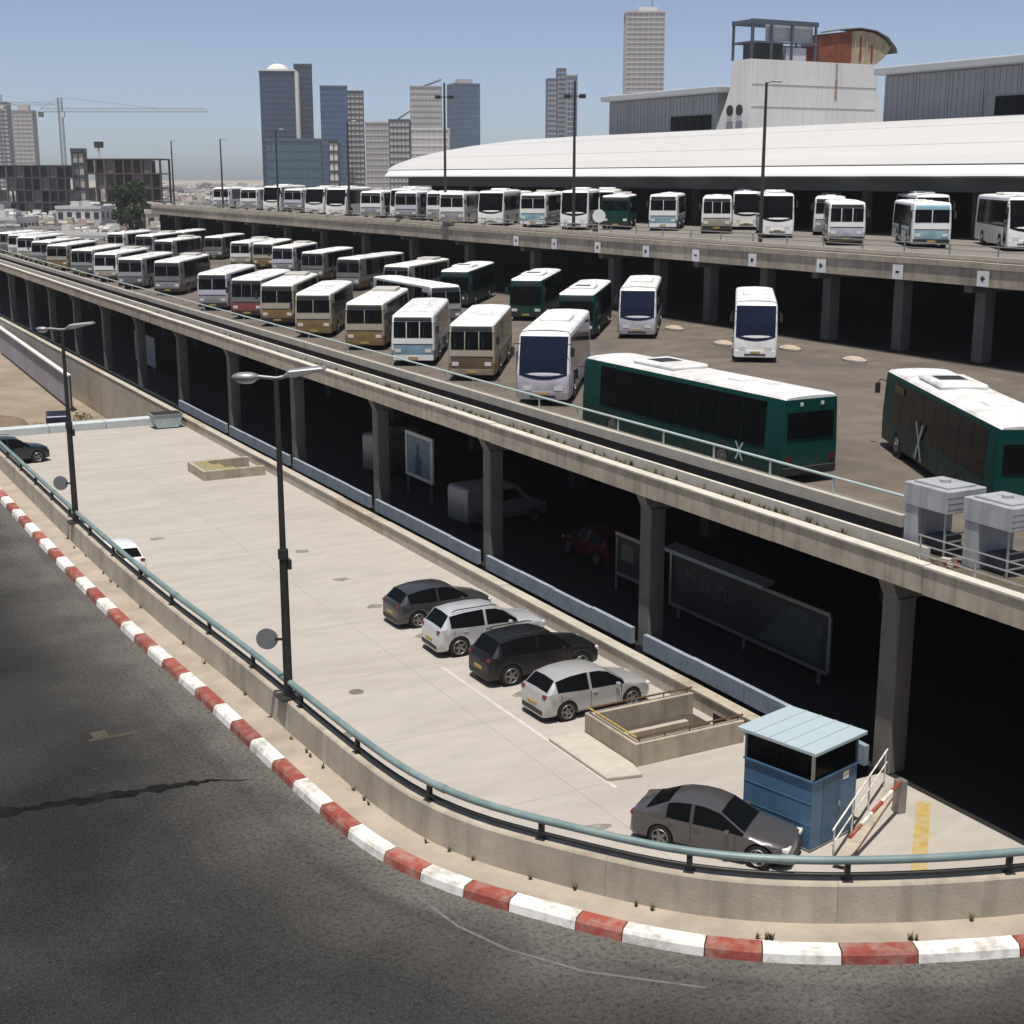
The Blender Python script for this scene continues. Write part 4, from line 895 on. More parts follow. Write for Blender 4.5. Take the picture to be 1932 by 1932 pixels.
    for yy in (ya, yb):
        for s in (-1, 1):
            obj('wheel_well', MB().cyl((s * (hw - 0.32), yy - L / 2, wr), (s * (hw - 0.2), yy - L / 2, wr), ar - 0.01, n=18).mesh(), plastic, t)
            w = obj('tyre', T1, tyrem, t, (s * (hw - 0.115), yy - L / 2, wr)); obj('rim', R1, rimm, w)
    zl = lerp_tp(0.2)[1]
    for s in (-1, 1):
        obj('headlight', MB().box(s * hw * 0.66 - 0.16, s * hw * 0.66 + 0.16, -L / 2 + 0.02, -L / 2 + 0.22, zl - 0.10, zl + 0.02).mesh(bevel=0.02), lampm, t)
        zr = lerp_tp(L - 0.12)[1]
        obj('tail_light', MB().box(s * hw * 0.74 - 0.10, s * hw * 0.74 + 0.10, L / 2 - 0.16, L / 2 - 0.02, zr - 0.12, zr + 0.0).mesh(bevel=0.02), tailm, t)
        zm = lerp_tp(cowl + 0.3)[1]
        for sy in (cowl + 0.22, pill, rr - 0.12): obj('door_seam', MB().box(s * hw * 0.962, s * (hw * 1.0 + 0.0015), sy - L / 2 - 0.006, sy - L / 2 + 0.006, zc + 0.16 if abs(sy - yb) > ar + 0.02 else wr + ar + 0.02, zm - 0.02).mesh(), plastic, t)
        obj('mirror', MB().box(s * (hw + 0.02), s * (hw + 0.17), cowl + 0.35 - L / 2, cowl + 0.48 - L / 2, zm, zm + 0.13).mesh(bevel=0.025), paint, t)
        for hy in (pill - 0.25, min(pill + 0.75, rr - 0.2)):
            obj('door_handle', MB().box(s * (hw * 0.985), s * (hw * 0.985 + 0.025), hy - L / 2, hy + 0.16 - L / 2, zm - 0.10, zm - 0.07).mesh(), paint, t)
    obj('front_bumper', MB().box(-hw * 0.66, hw * 0.66, -L / 2 - 0.03, -L / 2 + 0.1, zc + 0.04, zc + 0.2).mesh(bevel=0.03), plastic, t)
    obj('rear_bumper', MB().box(-hw * 0.72, hw * 0.72, L / 2 - 0.1, L / 2 + 0.025, zc + 0.05, zc + 0.22).mesh(bevel=0.03), plastic, t)
    obj('number_plate', MB().box(-0.26, 0.26, L / 2 - 0.01, L / 2 + 0.02, zc + 0.30, zc + 0.41).mesh(), yellow, t)
    if style == 'suv':
        for s in (-1, 1): obj('roof_rail', MB().tube([(s * hw * 0.66, 2.0 - L / 2, H + 0.0), (s * hw * 0.66, 2.2 - L / 2, H + 0.05), (s * hw * 0.66, 3.6 - L / 2, H + 0.04), (s * hw * 0.66, 3.8 - L / 2, H - 0.02)], 0.02, 6).mesh(), plastic, t)
    return t
def carpaint(name, c, metal=0.3, rough=0.3):
    m = mat(name, c, rough, metal=metal, var=0.04, scale=2, perobj=True); m.node_tree.nodes['Principled BSDF'].inputs['Coat Weight'].default_value = 0.15 if name.startswith('black') else 0.55; m.node_tree.nodes['Principled BSDF'].inputs['Coat Roughness'].default_value = 0.06; return m
p_dk = carpaint('graphite_paint', (0.05, 0.054, 0.06)); p_sil = carpaint('pale_silver_paint', (0.55, 0.56, 0.58)); p_blk = carpaint('black_car_paint', (0.004, 0.004, 0.005), 0.0, 0.45)
p_sl2 = carpaint('silver_car_paint', (0.46, 0.46, 0.45)); p_gry = carpaint('warm_grey_paint', (0.085, 0.08, 0.084)); p_wht = carpaint('white_car_paint', (0.75, 0.75, 0.74), 0.0); p_tl = carpaint('dark_teal_paint', (0.006, 0.016, 0.018), 0.0)
hd_w = A       # nose towards the ledge wall (+w)
PG = 'cars parked nose-in at the ledge wall'
def car_site(lab, w, u, head, style, paint, group=None): x, y = G(w, u); return car(lab, x, y, 0.0, head, style, paint, group)
car_site('dark graphite hatchback farthest along the row at the ledge wall', 22.65, 48.3, hd_w + 0.02, 'hatch', p_dk, PG)
car_site('pale silver estate car between the graphite and the black car', 22.75, 44.5, hd_w - 0.02, 'suv', p_sil, PG)
car_site('black SUV parked between two silver cars at the ledge wall', 22.95, 41.0, hd_w + 0.01, 'suv', p_blk, PG)
car_site('silver hatchback with pale roof beside the walled stairwell', 22.85, 37.3, hd_w + 0.03, 'hatch', p_sl2, PG)
car('grey sedan parked askew in front of the blue booth', 5.32, 33.75, 0.0, R(-26), 'sedan', p_gry).scale = (0.94, 0.94, 0.94)
car_site('white car half hidden behind the curving parapet', 12.9, 61.2, A + R(95), 'hatch', p_wht)
car_site('dark teal SUV near the far end wall of the lot', 12.9, 88.6, A + R(10), 'suv', p_tl)
# ================================================================ LOT FURNITURE
# blue guard booth
bt = thing('guard_booth', 'blue guard booth with dark window band and pale flat roof', 'booth', site(23.25, 27.0, 0), A + R(14))
bw, bu, bh = 0.98, 1.1, 2.72
for (nm, x0, x1, y0, y1) in [('wall', -bw, -bw + 0.06, -bu, bu), ('wall', bw - 0.06, bw, -bu, bu), ('wall', -bw + 0.06, bw - 0.06, -bu, -bu + 0.06), ('wall', -bw + 0.06, bw - 0.06, bu - 0.06, bu)]:
    obj('wall_panel', bx(x0, x1, y0, y1, 0.05, 1.95), bluebooth, bt)
obj('floor_plate', bx(-bw - 0.04, bw + 0.04, -bu - 0.04, bu + 0.04, 0, 0.05), conc_dark, bt)
for x in (-bw + 0.03, bw - 0.03):
    for y in (-bu + 0.03, bu - 0.03): obj('corner_post', bx(x - 0.035, x + 0.035, y - 0.035, y + 0.035, 1.95, bh), steel if (x < 0 and y < 0) else bluebooth, bt)
for s in (-1, 1):
    for k in range(2):
        a = -bu + 0.08 + k * (bu - 0.06); obj('window_pane', bx(s * bw - 0.02 * s, s * bw - 0.035 * s, a, a + bu - 0.1, 1.97, bh - 0.02), glass, bt)
        a = -bw + 0.08 + k * (bw - 0.06); obj('window_pane', bx(a, a + bw - 0.12, s * bu - 0.02 * s, s * bu - 0.035 * s, 1.97, bh - 0.02), glass, bt)
obj('sill', MB().box(-bw - 0.05, -bw - 0.001, -bu - 0.02, bu + 0.02, 1.92, 1.97).box(-bw, bw, -bu - 0.05, -bu - 0.001, 1.92, 1.97).mesh(), bluebooth, bt)
rf_ = obj('roof', bx(-bw - 0.16, bw + 0.16, -bu - 0.16, bu + 0.16, bh, bh + 0.10, 0.012), boothroof, bt)
for k in range(4): obj('roof_seam', bx(-bw - 0.15, bw + 0.15, -0.75 + 0.48 * k - 0.012, -0.75 + 0.48 * k + 0.012, bh + 0.10, bh + 0.118), boothroof, rf_)
dr = obj('door', MB().box(-0.5, 0.28, -bu - 0.014, -bu - 0.001, 0.08, 1.9).mesh(), mat('booth_door_blue', (0.045, 0.115, 0.21), 0.45, var=0.15, scale=2, streak=0.3), bt); obj('handle', MB().box(0.16, 0.22, -bu - 0.05, -bu - 0.014, 0.95, 1.08).mesh(), steel, dr)
for z in (0.7, 1.3): obj('wall_batten', MB().box(-bw - 0.012, -bw - 0.001, -bu, bu, z, z + 0.03).mesh(), bluebooth, bt)
obj('notice', MB().box(0.35, 0.6, -bu - 0.012, -bu - 0.001, 1.62, 1.84).mesh(), whitepaint, bt)

# walled stairwell beside the silver hatchback
def stairwell(label, w0, w1, u0, u1, hgt, steps, rails):
    cw, cu = (w0 + w1) / 2, (u0 + u1) / 2; t = thing('stairwell', label, 'stairwell', site(cw, cu, 0), A); S = (-cw, -cu, 0); th = 0.22
    for a in [(w0, w0 + th, u0, u1), (w0 + th, w1, u0, u0 + th), (w0 + th, w1, u1 - th, u1)]:
        obj('wall', MB().box(a[0], a[1], a[2], a[3], 0.002, hgt).mesh(bevel=0.015), concrete, t, S)
    if not rails: obj('inner_lining', MB().box(w0 + th, w1, u0 + th, u1 - th, 0.003, 0.012).mesh(), mat('well_floor', (0.12, 0.11, 0.09), 0.9, var=0.3), t, S)
    for k in range(0 if rails else steps):
        d = (w1 - w0 - 2 * th) / (steps + 1)
        obj('step', MB().box(w0 + th + d * k, w0 + th + d * (k + 1), u0 + th, u1 - th, 0.012, 0.5 - 0.46 * k / max(1, steps - 1) + 0.02).mesh(), mat('mossy_concrete', (0.25, 0.22, 0.12), 0.95, var=0.3, scale=2), t, S)
        obj('nosing', MB().box(w0 + th + d * (k + 1) - 0.10, w0 + th + d * (k + 1) + 0.005, u0 + th, u1 - th, 0.5 - 0.46 * k / max(1, steps - 1) + 0.021, 0.5 - 0.46 * k / max(1, steps - 1) + 0.03).mesh(), yellow, t, S)
    if rails:      # a real pit: lining walls, descending steps and a flat black panel on the end wall
        a0, a1, b0, b1 = w0 + th, w1, u0 + th, u1 - th; dp = 2.7; well = mat('well_concrete', (0.34, 0.28, 0.22), 0.9, var=0.2, scale=1.5, stain=0.4, stain_col=(0.16, 0.14, 0.08), stain_scale=0.8)
        pm_ = MB(); pm_.add([(a0, b0, 0), (a1, b0, 0), (a1, b1, 0), (a0, b1, 0), (a0, b0, -dp), (a1, b0, -dp), (a1, b1, -dp), (a0, b1, -dp)], [(0, 1, 5, 4), (1, 2, 6, 5), (2, 3, 7, 6), (3, 0, 4, 7), (4, 5, 6, 7)])
        obj('pit_lining', pm_.mesh(), well, t, S); n = 9
        for k in range(n):
            x0 = a0 + 0.28 * k; z = -0.02 - 0.27 * k; obj('step', MB().box(x0, x0 + 0.28, b0, b1 - 1.15, -dp, z).mesh(), mat('mossy_concrete', (0.25, 0.22, 0.12), 0.95, var=0.3, scale=2), t, S)
            obj('nosing', MB().box(x0 + 0.2, x0 + 0.284, b0 + 0.01, b1 - 1.16, z + 0.001, z + 0.009).mesh(), yellow, t, S)
        obj('spine_wall', MB().box(a0, a1 - 1.0, b1 - 1.15, b1 - 0.95, -dp, 0.35).mesh(), concrete, t, S)
        moss = mat('mossy_yellow_paint', (0.36, 0.27, 0.05), 0.9, var=0.35, scale=3, stain=0.6, stain_col=(0.14, 0.12, 0.04), stain_scale=1.6)
        obj('painted_ledge', MB().box(a0 + 0.001, a0 + 0.22, b0 + 0.2, b1, 0.25, 0.44).mesh(), moss, t, S); obj('painted_ledge', MB().box(a0 + 0.001, a1 - 1.3, b0 + 0.001, b0 + 0.2, 0.25, 0.44).mesh(), moss, t, S)
        obj('black_panel', MB().box(a1 - 0.04, a1 - 0.01, b0 + 0.05, b0 + 1.35, -dp, 0.42).mesh(), plastic, t, S)
    else: obj('black_panel', MB().box(w1 - 1.15, w1 - 0.05, u0 + th, u1 - th - 0.9, 0.013, 0.03).mesh(), plastic, t, S)
    if rails:
        for u in (u0 + 0.1, u1 - 0.1):
            r = MB().tube([(w0 + 0.1, u, hgt + 0.16), (w1, u, hgt + 0.16)], 0.03, 6)
            for k in range(5): r.cyl((w0 + 0.2 + k * (w1 - w0 - 0.4) / 4, u, hgt), (w0 + 0.2 + k * (w1 - w0 - 0.4) / 4, u, hgt + 0.16), 0.018, n=6)
            obj('handrail', r.mesh(), rubbish, t, S)
        obj('handrail', MB().tube([(w0 + 0.1, u0 + 0.1, hgt + 0.16), (w0 + 0.1, u1 - 0.1, hgt + 0.16)], 0.03, 6).mesh(), yellow, t, S)
    return t
stairwell('open concrete stairwell with yellow edged steps between silver hatchback and booth', 21.55, 25.55, 32.35, 35.25, 0.72, 4, True)
stairwell('low concrete stairwell by the ledge wall at the far end of the lot', 21.8, 25.5, 77.9, 81.2, 0.55, 3, False)
obj_ = obj('paving_slab', MB().prism([(-0.62, -1.7), (0.45, -1.95), (0.62, -1.2), (0.62, 1.7), (-0.62, 1.7)], 0.003, 0.11, 'z').mesh(bevel=0.02), conc_pale, None, site(20.9, 33.6, 0), A)
tag(obj_, 'flat raised concrete slab in front of the open stairwell', 'slab')
# fence and barrier beside the booth
fn = thing('rail_fence', 'pale two rail fence running beside the blue booth to the deck', 'fence', site(24.9, 25.2, 0), A)
for z in (0.55, 0.95): obj('rail', MB().tube([(22.6, 24.9, z), (27.2, 25.5 + 2.4, z + 0.15)], 0.024, 8).mesh(smooth=50), kerb_white, fn, (-24.9, -25.2, 0))
for k in range(4): obj('post', MB().cyl((22.7 + 1.45 * k, 24.95 + 0.95 * k, 0), (22.7 + 1.45 * k, 24.95 + 0.95 * k, 0.98 + 0.05 * k), 0.024, n=8).mesh(), kerb_white, fn, (-24.9, -25.2, 0))
obj('base_kerb', MB().strip([(22.5, 24.75, 0.12), (27.2, 27.75, 0.12)], [(22.7, 24.5, 0.12), (27.4, 27.5, 0.12)]).strip([(22.7, 24.5, 0.12), (27.4, 27.5, 0.12)], [(22.7, 24.5, 0.0), (27.4, 27.5, 0.0)]).mesh(), concrete, fn, (-24.9, -25.2, 0))
br = thing('barrier_arm', 'red and white striped barrier arm beside the rail fence', 'barrier', site(26.3, 26.4, 0), A)
obj('stand', bx(-0.14, 0.14, -0.14, 0.14, 0, 0.95, 0.02), greymetal, br)
for k in range(5):
    a = Vector((-0.1, -0.12, 0.98)); d = Vector((-0.80, -0.42, -0.02)); p0 = a + d * (k * 0.85); p1 = a + d * ((k + 1) * 0.85)
    obj('arm_segment', MB().cyl(p0, p1, 0.055, n=8).mesh(), kerb_red if k % 2 == 0 else kerb_white, br)
yl = MB().strip([(27.2, 26.66, 0.004), (23.9, 23.45, 0.004)], [(27.5, 26.42, 0.004), (24.2, 23.2, 0.004)])
obj('yellow_lane_line', yl.mesh(), mat('lane_yellow', (0.42, 0.30, 0.09), 0.9, var=0.25, scale=4, stain=0.7, stain_col=(0.38, 0.33, 0.25), stain_scale=2), lot, (-16.4, -46, 0.002))
# weeds along the parapet foot, small debris
# ================================================================ STREET LAMPS ON THE PARAPET
def streetlamp(w, u, label, s=1.0, hs=1.0):
    t = thing('street_lamp', label, 'street lamp', site(w, u, ROAD + 0.69), A, None); zt = 6.0 * s
    obj('pole', MB().cyl((0, 0, -0.9), (0, 0, 2.6), 0.085, 0.07, 12).cyl((0, 0, 2.6), (0, 0, zt), 0.055, 0.042, 12).mesh(smooth=50), polem, t)
    obj('collar', MB().cyl((0, 0, 2.5), (0, 0, 2.66), 0.09, n=12).mesh(), polem, t); obj('service_box', bx(0.06, 0.13, -0.06, 0.06, 2.3, 2.48, 0.01), polem, t)
    obj('base_plate', bx(-0.2, 0.2, -0.2, 0.2, 0.0, 0.03), polem, t)
    ca, sa = math.cos(-A), math.sin(-A)   # the arms point across the road, square to the view
    def q(x, y, z): return (ca * x - sa * y, sa * x + ca * y, z)
    obj('arm', MB().tube([q(-0.6, 0, zt - 0.02), q(-0.3, 0, zt + 0.03), q(0, 0, zt), q(0.35, 0, zt + 0.07)], 0.03, 8).mesh(smooth=50), greymetal, t)
    hm = MB(); hm.ball((-0.5, 0, 0.02), 0.24 * hs, 0.14 * hs, 0.085 * hs, 12, 6); hd_ = obj('lamp_head', hm.mesh(smooth=60), greymetal, t, (0, 0, 0)); hd_.rotation_euler = (0, 0, -A); hd_.location = (0, 0, zt)
    obj('lens', MB().ball((-0.5, 0, -0.035), 0.17 * hs, 0.1 * hs, 0.06 * hs, 10, 6).mesh(smooth=60), lampm, hd_)
    h2 = obj('lamp_head', MB().prism([(0.12, 0.05), (0.22, 0.14), (0.78, 0.2), (0.84, 0.15), (0.3, 0.02)], -0.16, 0.16, 'y').mesh(bevel=0.02), greymetal, t, (0, 0, zt)); h2.rotation_euler = (0, 0, -A)
    # round sign seen from behind
    sg = obj('round_sign', MB().cyl((-0.34, 0.02, 1.05), (-0.34, 0.045, 1.05), 0.19, n=20).mesh(), greymetal, t); sg.rotation_euler = (0, 0, -A)
    obj('sign_bracket', MB().box(-0.2, 0, 0.0, 0.03, 1.03, 1.07).mesh(), polem, sg)
    return t
streetlamp(7.50, 22.15, 'dark street lamp with two heads on the parapet opposite the parked cars', 0.93)
streetlamp(6.88, 36.9, 'dark street lamp on the parapet farther along towards the far lot wall', 0.84, 0.7)

# ================================================================ MASTS AND SIGN ON THE UPPER DECK
def mast(u, top, heads, label):
    t = thing('lamp_mast', label, 'lamp mast', site(60.85, u, UP), A, 'lamp masts along the upper deck edge'); h = top - UP
    obj('pole', MB().cyl((0, 0, 0), (0, 0, h), 0.15, 0.09, 10).mesh(smooth=50), polem, t); obj('base', MB().cyl((0, 0, 0), (0, 0, 0.12), 0.3, n=10).mesh(), polem, t)
    ca, sa = math.cos(-A), math.sin(-A)
    if heads:
        c = obj('cross_arm', bx(-0.75, 0.75, -0.04, 0.04, h * 0.9 - 0.04, h * 0.9 + 0.04), polem, t); c.rotation_euler = (0, 0, -A)
        for s in (-1, 1): l = obj('floodlight', bx(s * 0.62 - 0.28, s * 0.62 + 0.28, -0.2, 0.12, h * 0.9 - 0.16, h * 0.9 + 0.18, 0.04), plastic, t); l.rotation_euler = (0, 0, -A)
    else:
        c = obj('arm', MB().tube([(0, 0, h - 0.05), (0.35, 0, h + 0.05), (0.75, 0, h + 0.06)], 0.04, 6).mesh(), polem, t); c.rotation_euler = (0, 0, -A)
        l = obj('lamp_head', bx(0.45, 1.0, -0.12, 0.12, h + 0.0, h + 0.12, 0.03), greymetal, t); l.rotation_euler = (0, 0, -A)
    return t
mast(77.5, 23.1, False, 'lamp mast standing before the tall white upper coach and the tower')
mast(102.3, 24.6, True, 'lamp mast with two dark floodlights on a cross arm')
mast(126.8, 25.8, True, 'tall lamp mast before the left end of the white terminal roof')
for i, (u, zt) in enumerate(((151.9, 23.0), (176.2, 22.8), (200, 22.2), (226, 22.5))): mast(u, zt, False, '%s thin single-armed lamp mast past the tall double headed one' % ORD[i])
rs = thing('round_sign', 'round white sign on a post at the upper deck edge', 'sign', site(60.9, 98.4, UP), A)
obj('post', MB().cyl((0, 0, 0), (0, 0, 2.9), 0.05, n=8).mesh(), whitepaint, rs); d_ = obj('disc', MB().cyl((0, -0.06, 1.45), (0, -0.1, 1.45), 0.52, n=24).mesh(), whitepaint, rs); d_.rotation_euler = (0, 0, -A)
obj('controller_box', bx(-0.25, 0.25, -0.2, 0.2, 0, 0.75, 0.03), conc_dark, rs, (0, 0.5, 0))

# ================================================================ VENT HOODS ON THE DECK EDGE
def hood(w, u, label):
    t = thing('vent_hood', label, 'vent hood', site(w, u, 6.72), A)
    hmat = mat('vent_grey_metal', (0.40, 0.41, 0.42), 0.55, metal=0.1, var=0.15, scale=2, stain=0.5, stain_col=(0.28, 0.27, 0.25), stain_scale=1.5, streak=0.4)
    obj('hood', MB().box(-0.72, 0.72, -0.95, 0.75, 1.28, 1.92).mesh(bevel=0.02), hmat, t)
    for k in range(3): obj('hood_seam', MB().box(-0.725, 0.725, -0.955 + 0.0, -0.95, 1.40 + 0.16 * k, 1.415 + 0.16 * k).mesh(), inkm, t)
    obj('cap', MB().box(-0.55, 0.55, -0.75, 0.55, 1.92, 1.97).cyl((0, -0.1, 1.97), (0, -0.1, 2.06), 0.16, n=12).mesh(), hmat, t)
    obj('leg', MB().box(-0.68, 0.68, 0.18, 0.70, 0, 1.28).mesh(bevel=0.02), hmat, t)
    for x in (-0.6, 0.6): obj('strut', MB().cyl((x, -0.8, 0), (x, -0.8, 1.28), 0.035, n=8).mesh(), steel, t)
    for z in (0.2, 0.42, 0.64): obj('grille_bar', MB().box(-0.62, 0.62, -0.82, -0.78, z, z + 0.04).mesh(), steel, t)
    obj('duct', MB().box(-0.4, 0.4, -0.5, 0.1, 0.0, 0.5).mesh(bevel=0.03), mat('dark_duct', (0.07, 0.07, 0.08), 0.6), t)
    return t
hood(28.9, 28.2, 'concrete vent hood at the end of the deck barrier')
hood(28.9, 25.95, 'concrete vent hood beyond the first one, by the green bus with emblem')
# rubbish pile at the hoods
rub = thing('debris_pile', 'small pile of brown debris between the two vent hoods', 'debris', site(27.75, 26.9, 6.72), A)
random.seed(11)
for k in range(9):
    r = random.uniform(0.05, 0.14); obj('scrap', MB().box(-r, r, -r * 0.7, r * 0.7, 0, r).mesh(), [earth, conc_pale, rust][k % 3], rub, (random.uniform(-0.2, 0.3), random.uniform(-0.4, 0.4), 0), random.uniform(0, 3))
# ================================================================ UNDER THE DECK
def lowpart(name, mb, m, t): return obj(name, mb.mesh(bevel=0.0), m, t)
pn = thing('poster_stand', 'white framed poster panel with a blue figure under the deck', 'poster', site(31.0, 68.2, 0), A)
obj('frame', bx(-0.06, 0.06, -1.75, 1.75, 1.0, 3.5, 0.02), whitepaint, pn); obj('poster', bx(-0.07, -0.062, -1.5, 1.5, 1.2, 3.3), mat('poster_blue', (0.2, 0.3, 0.38), 0.5, var=0.4, scale=0.8), pn)
fg = MB().prism([(-0.35, 1.25), (0.45, 1.25), (0.35, 2.2), (0.15, 2.5), (0.25, 2.8), (0.0, 3.0), (-0.2, 2.75), (-0.1, 2.45), (-0.4, 2.1)], -0.08, -0.072, 'x'); obj('figure', fg.mesh(), mat('poster_dark', (0.03, 0.08, 0.14), 0.5), pn)
for y in (-1.5, 1.5): obj('leg', bx(-0.05, 0.05, y - 0.06, y + 0.06, -0.02, 1.0), greymetal, pn)
bb = thing('billboard', 'long framed billboard with faint lettering in the dark under the deck', 'billboard', site(31.0, 39.5, 0), A)
obj('backing', bx(-0.02, 0.06, -4.6, 4.7, 0.55, 2.6), mat('billboard_dark', (0.03, 0.03, 0.035), 0.6, var=0.3, scale=0.8), bb)
for a in [(-4.7, 4.75, 2.55, 2.68), (-4.7, 4.75, 0.45, 0.56)]: obj('frame_bar', bx(-0.1, -0.03, a[0], a[1], a[2], a[3]), greymetal, bb)
for a in (-4.72, 4.68): obj('frame_post', bx(-0.1, -0.03, a - 0.07, a + 0.07, 0.56, 2.55), greymetal, bb)
obj('canopy', MB().prism([(-0.45, 2.72), (-0.4, 2.84), (0.1, 2.98), (0.1, 2.84)], -1.5, 4.7, 'y').mesh(), greymetal, bb)
lt = MB(); random.seed(4); yq = 4.2
for k in range(7):       # faint blocky strokes of the unreadable lettering
    wv = random.uniform(0.3, 0.5); lt = MB(); lt.box(-0.028, -0.0205, yq - 0.09, yq, 1.5, random.choice((2.0, 2.25, 2.0)))
    if k % 2: lt.box(-0.028, -0.0206, yq - wv, yq - 0.09, 1.88, 2.0)
    if k % 3 == 0: lt.box(-0.028, -0.0207, yq - wv, yq - 0.09, 1.5, 1.6)
    obj('letter', lt.mesh(), mat('faint_letter', (0.09, 0.085, 0.085), 0.7, var=0.3, scale=4), bb); yq -= wv + 0.12
obj('picture', MB().prism([(-0.8, 0.7), (-4.3, 0.7), (-4.3, 2.2), (-2.6, 2.4)], -0.03, -0.021, 'x').mesh(), mat('billboard_green', (0.05, 0.065, 0.06), 0.6, var=0.3, scale=2), bb)
for y in (-4.2, 0, 4.2): obj('leg', bx(-0.02, 0.05, y - 0.08, y + 0.08, -0.02, 0.55), conc_dark, bb)
b2 = thing('notice_frame', 'small metal notice frame next to the column under the deck', 'notice board', site(31.0, 47.3, 0), A)
obj('board', bx(0, 0.05, -0.9, 0.9, 0.75, 2.4), mat('billboard_dark', (0.03, 0.03, 0.035)), b2)
for z in (0.68, 2.4): obj('frame_bar', bx(-0.08, -0.01, -1.0, 1.0, z, z + 0.14), greymetal, b2)
for y in (-0.95, 0.95): obj('leg', bx(-0.05, 0.03, y - 0.05, y + 0.05, -0.02, 2.5), greymetal, b2)
obj('notice', bx(-0.012, -0.002, -0.3, 0.6, 1.4, 2.1), mat('notice_olive', (0.13, 0.13, 0.09)), b2)
def van(label, w, u, head, paint, L=4.8, H=2.1, cat='van'):
    t = thing('van', label, cat, site(w, u, -0.02), A + head); hw = 0.95
    pr = [(0, 0.35), (0.0, 0.85), (0.35, 1.05), (1.0, 1.25), (1.75, H - 0.1), (2.1, H), (L - 0.15, H), (L, H - 0.15), (L, 0.35)]
    obj('body', MB().prism(pr, -hw, hw, 'x').mesh(bevel=0.06), paint, t)
    obj('windshield', MB().add([(-hw + 0.1, 1.06, 1.30), (hw - 0.1, 1.06, 1.30), (hw - 0.16, 1.70, H - 0.17), (-hw + 0.16, 1.70, H - 0.17)], [(0, 1, 2, 3)]).mesh(), glass, t)
    t.children[-1].location = (0, -0.03, 0.03)
    for s in (-1, 1): obj('side_window', MB().prism([(1.5, 1.3), (1.95, H - 0.25), (2.7, H - 0.25), (2.7, 1.3)], s * hw - 0.006, s * hw + 0.012, 'x').mesh(), glass, t)
    T1, R1 = car_wheels(0.34)
    for y in (0.85, L - 0.95):
        for s in (-1, 1): w_ = obj('tyre', T1, tyrem, t, (s * (hw - 0.08), y, 0.34)); obj('rim', R1, rimm, w_)
    for s in (-1, 1): obj('headlight', MB().box(s * 0.68 - 0.15, s * 0.68 + 0.15, -0.02, 0.08, 0.72, 0.9).mesh(bevel=0.02), lampm, t)
    return t
van('white box-fronted van in the shade under the deck by the poster', 35.5, 77.0, R(120), silverp, 5.2, 2.5)
van('white van in the shade under the deck between two columns', 34.6, 61.6, R(95), silverp)
car_site('dark red car in the shade under the deck near the notice frame', 33.0, 53.0, A + R(90), 'hatch', carpaint('dark_red_paint', (0.14, 0.02, 0.015)))
pn2 = obj('pale_panel', bx(-0.05, 0.05, -3.6, 3.6, 0.4, 3.1, 0.02), mat('pale_panel_grey', (0.45, 0.47, 0.5), 0.7, var=0.1), None, site(31.2, 128.6, 0), A); tag(pn2, 'large pale panel standing in the shade under the far part of the deck', 'panel')
for y in (-3, 3): obj('leg', bx(-0.05, 0.05, y - 0.08, y + 0.08, -0.02, 0.4), greymetal, pn2)

# ================================================================ BEYOND THE LOT
hx, hy = G(24.25, 138.0)
hoard = thing('sheet_metal_hoarding', 'long grey sheet-metal hoarding with white cap beyond the lot end wall', 'fence', (hx, hy, -3.0), A - R(1.6))
hm_ = MB().box(-0.04, 0.04, -1.24, 1.24, 0.1, 2.9)
for k in range(8): hm_.box(-0.075, -0.041, -1.15 + 0.31 * k, -1.02 + 0.31 * k, 0.1, 2.9)
hm_ = hm_.mesh(); hp_ = bx(-0.05, 0.11, -0.05, 0.05, 0, 3.0)
hgrey = mat('hoarding_grey', (0.36, 0.35, 0.39), 0.6, metal=0.2, var=0.12, scale=1.0, streak=0.5, perobj=True, objvar=0.08)
for k in range(19):
    obj('sheet_panel', hm_, hgrey, hoard, (0, -10 + 2.5 * k, 0)); obj('post', hp_, polem, hoard, (0.03, -11.25 + 2.5 * k, 0))
obj('cap', bx(-0.22, 0.2, -11.2, 36.2, 2.9, 3.08, 0.02), whitepaint, hoard)
tk = van('dark navy pickup van parked at the near end of the sheet-metal hoarding', 21.2, 118, R(170), carpaint('navy_paint', (0.012, 0.012, 0.04)), 4.8, 1.9); tk.location.z = -3.2
random.seed(21)
for k in range(26):
    w, u = random.uniform(7, 24), random.uniform(101, 128); r = random.uniform(0.25, 0.9)
    m = MB(); m.ball((0, 0, 0), r, r * random.uniform(0.6, 1.1), r * random.uniform(0.35, 0.6), 7, 5); m.v = [(a + random.uniform(-1, 1) * r * 0.18, b + random.uniform(-1, 1) * r * 0.18, c + random.uniform(-1, 1) * r * 0.12) for a, b, c in m.v]
    tag(obj('rubble_lump', m.mesh(), [earth, conc_pale, earth, rust][k % 4], None, site(w, u, -3.2 + r * 0.15), random.uniform(0, 6)), 'lump of rubble on the dirt ground beyond the lot end wall', 'rubble', 'rubble on the dirt ground')
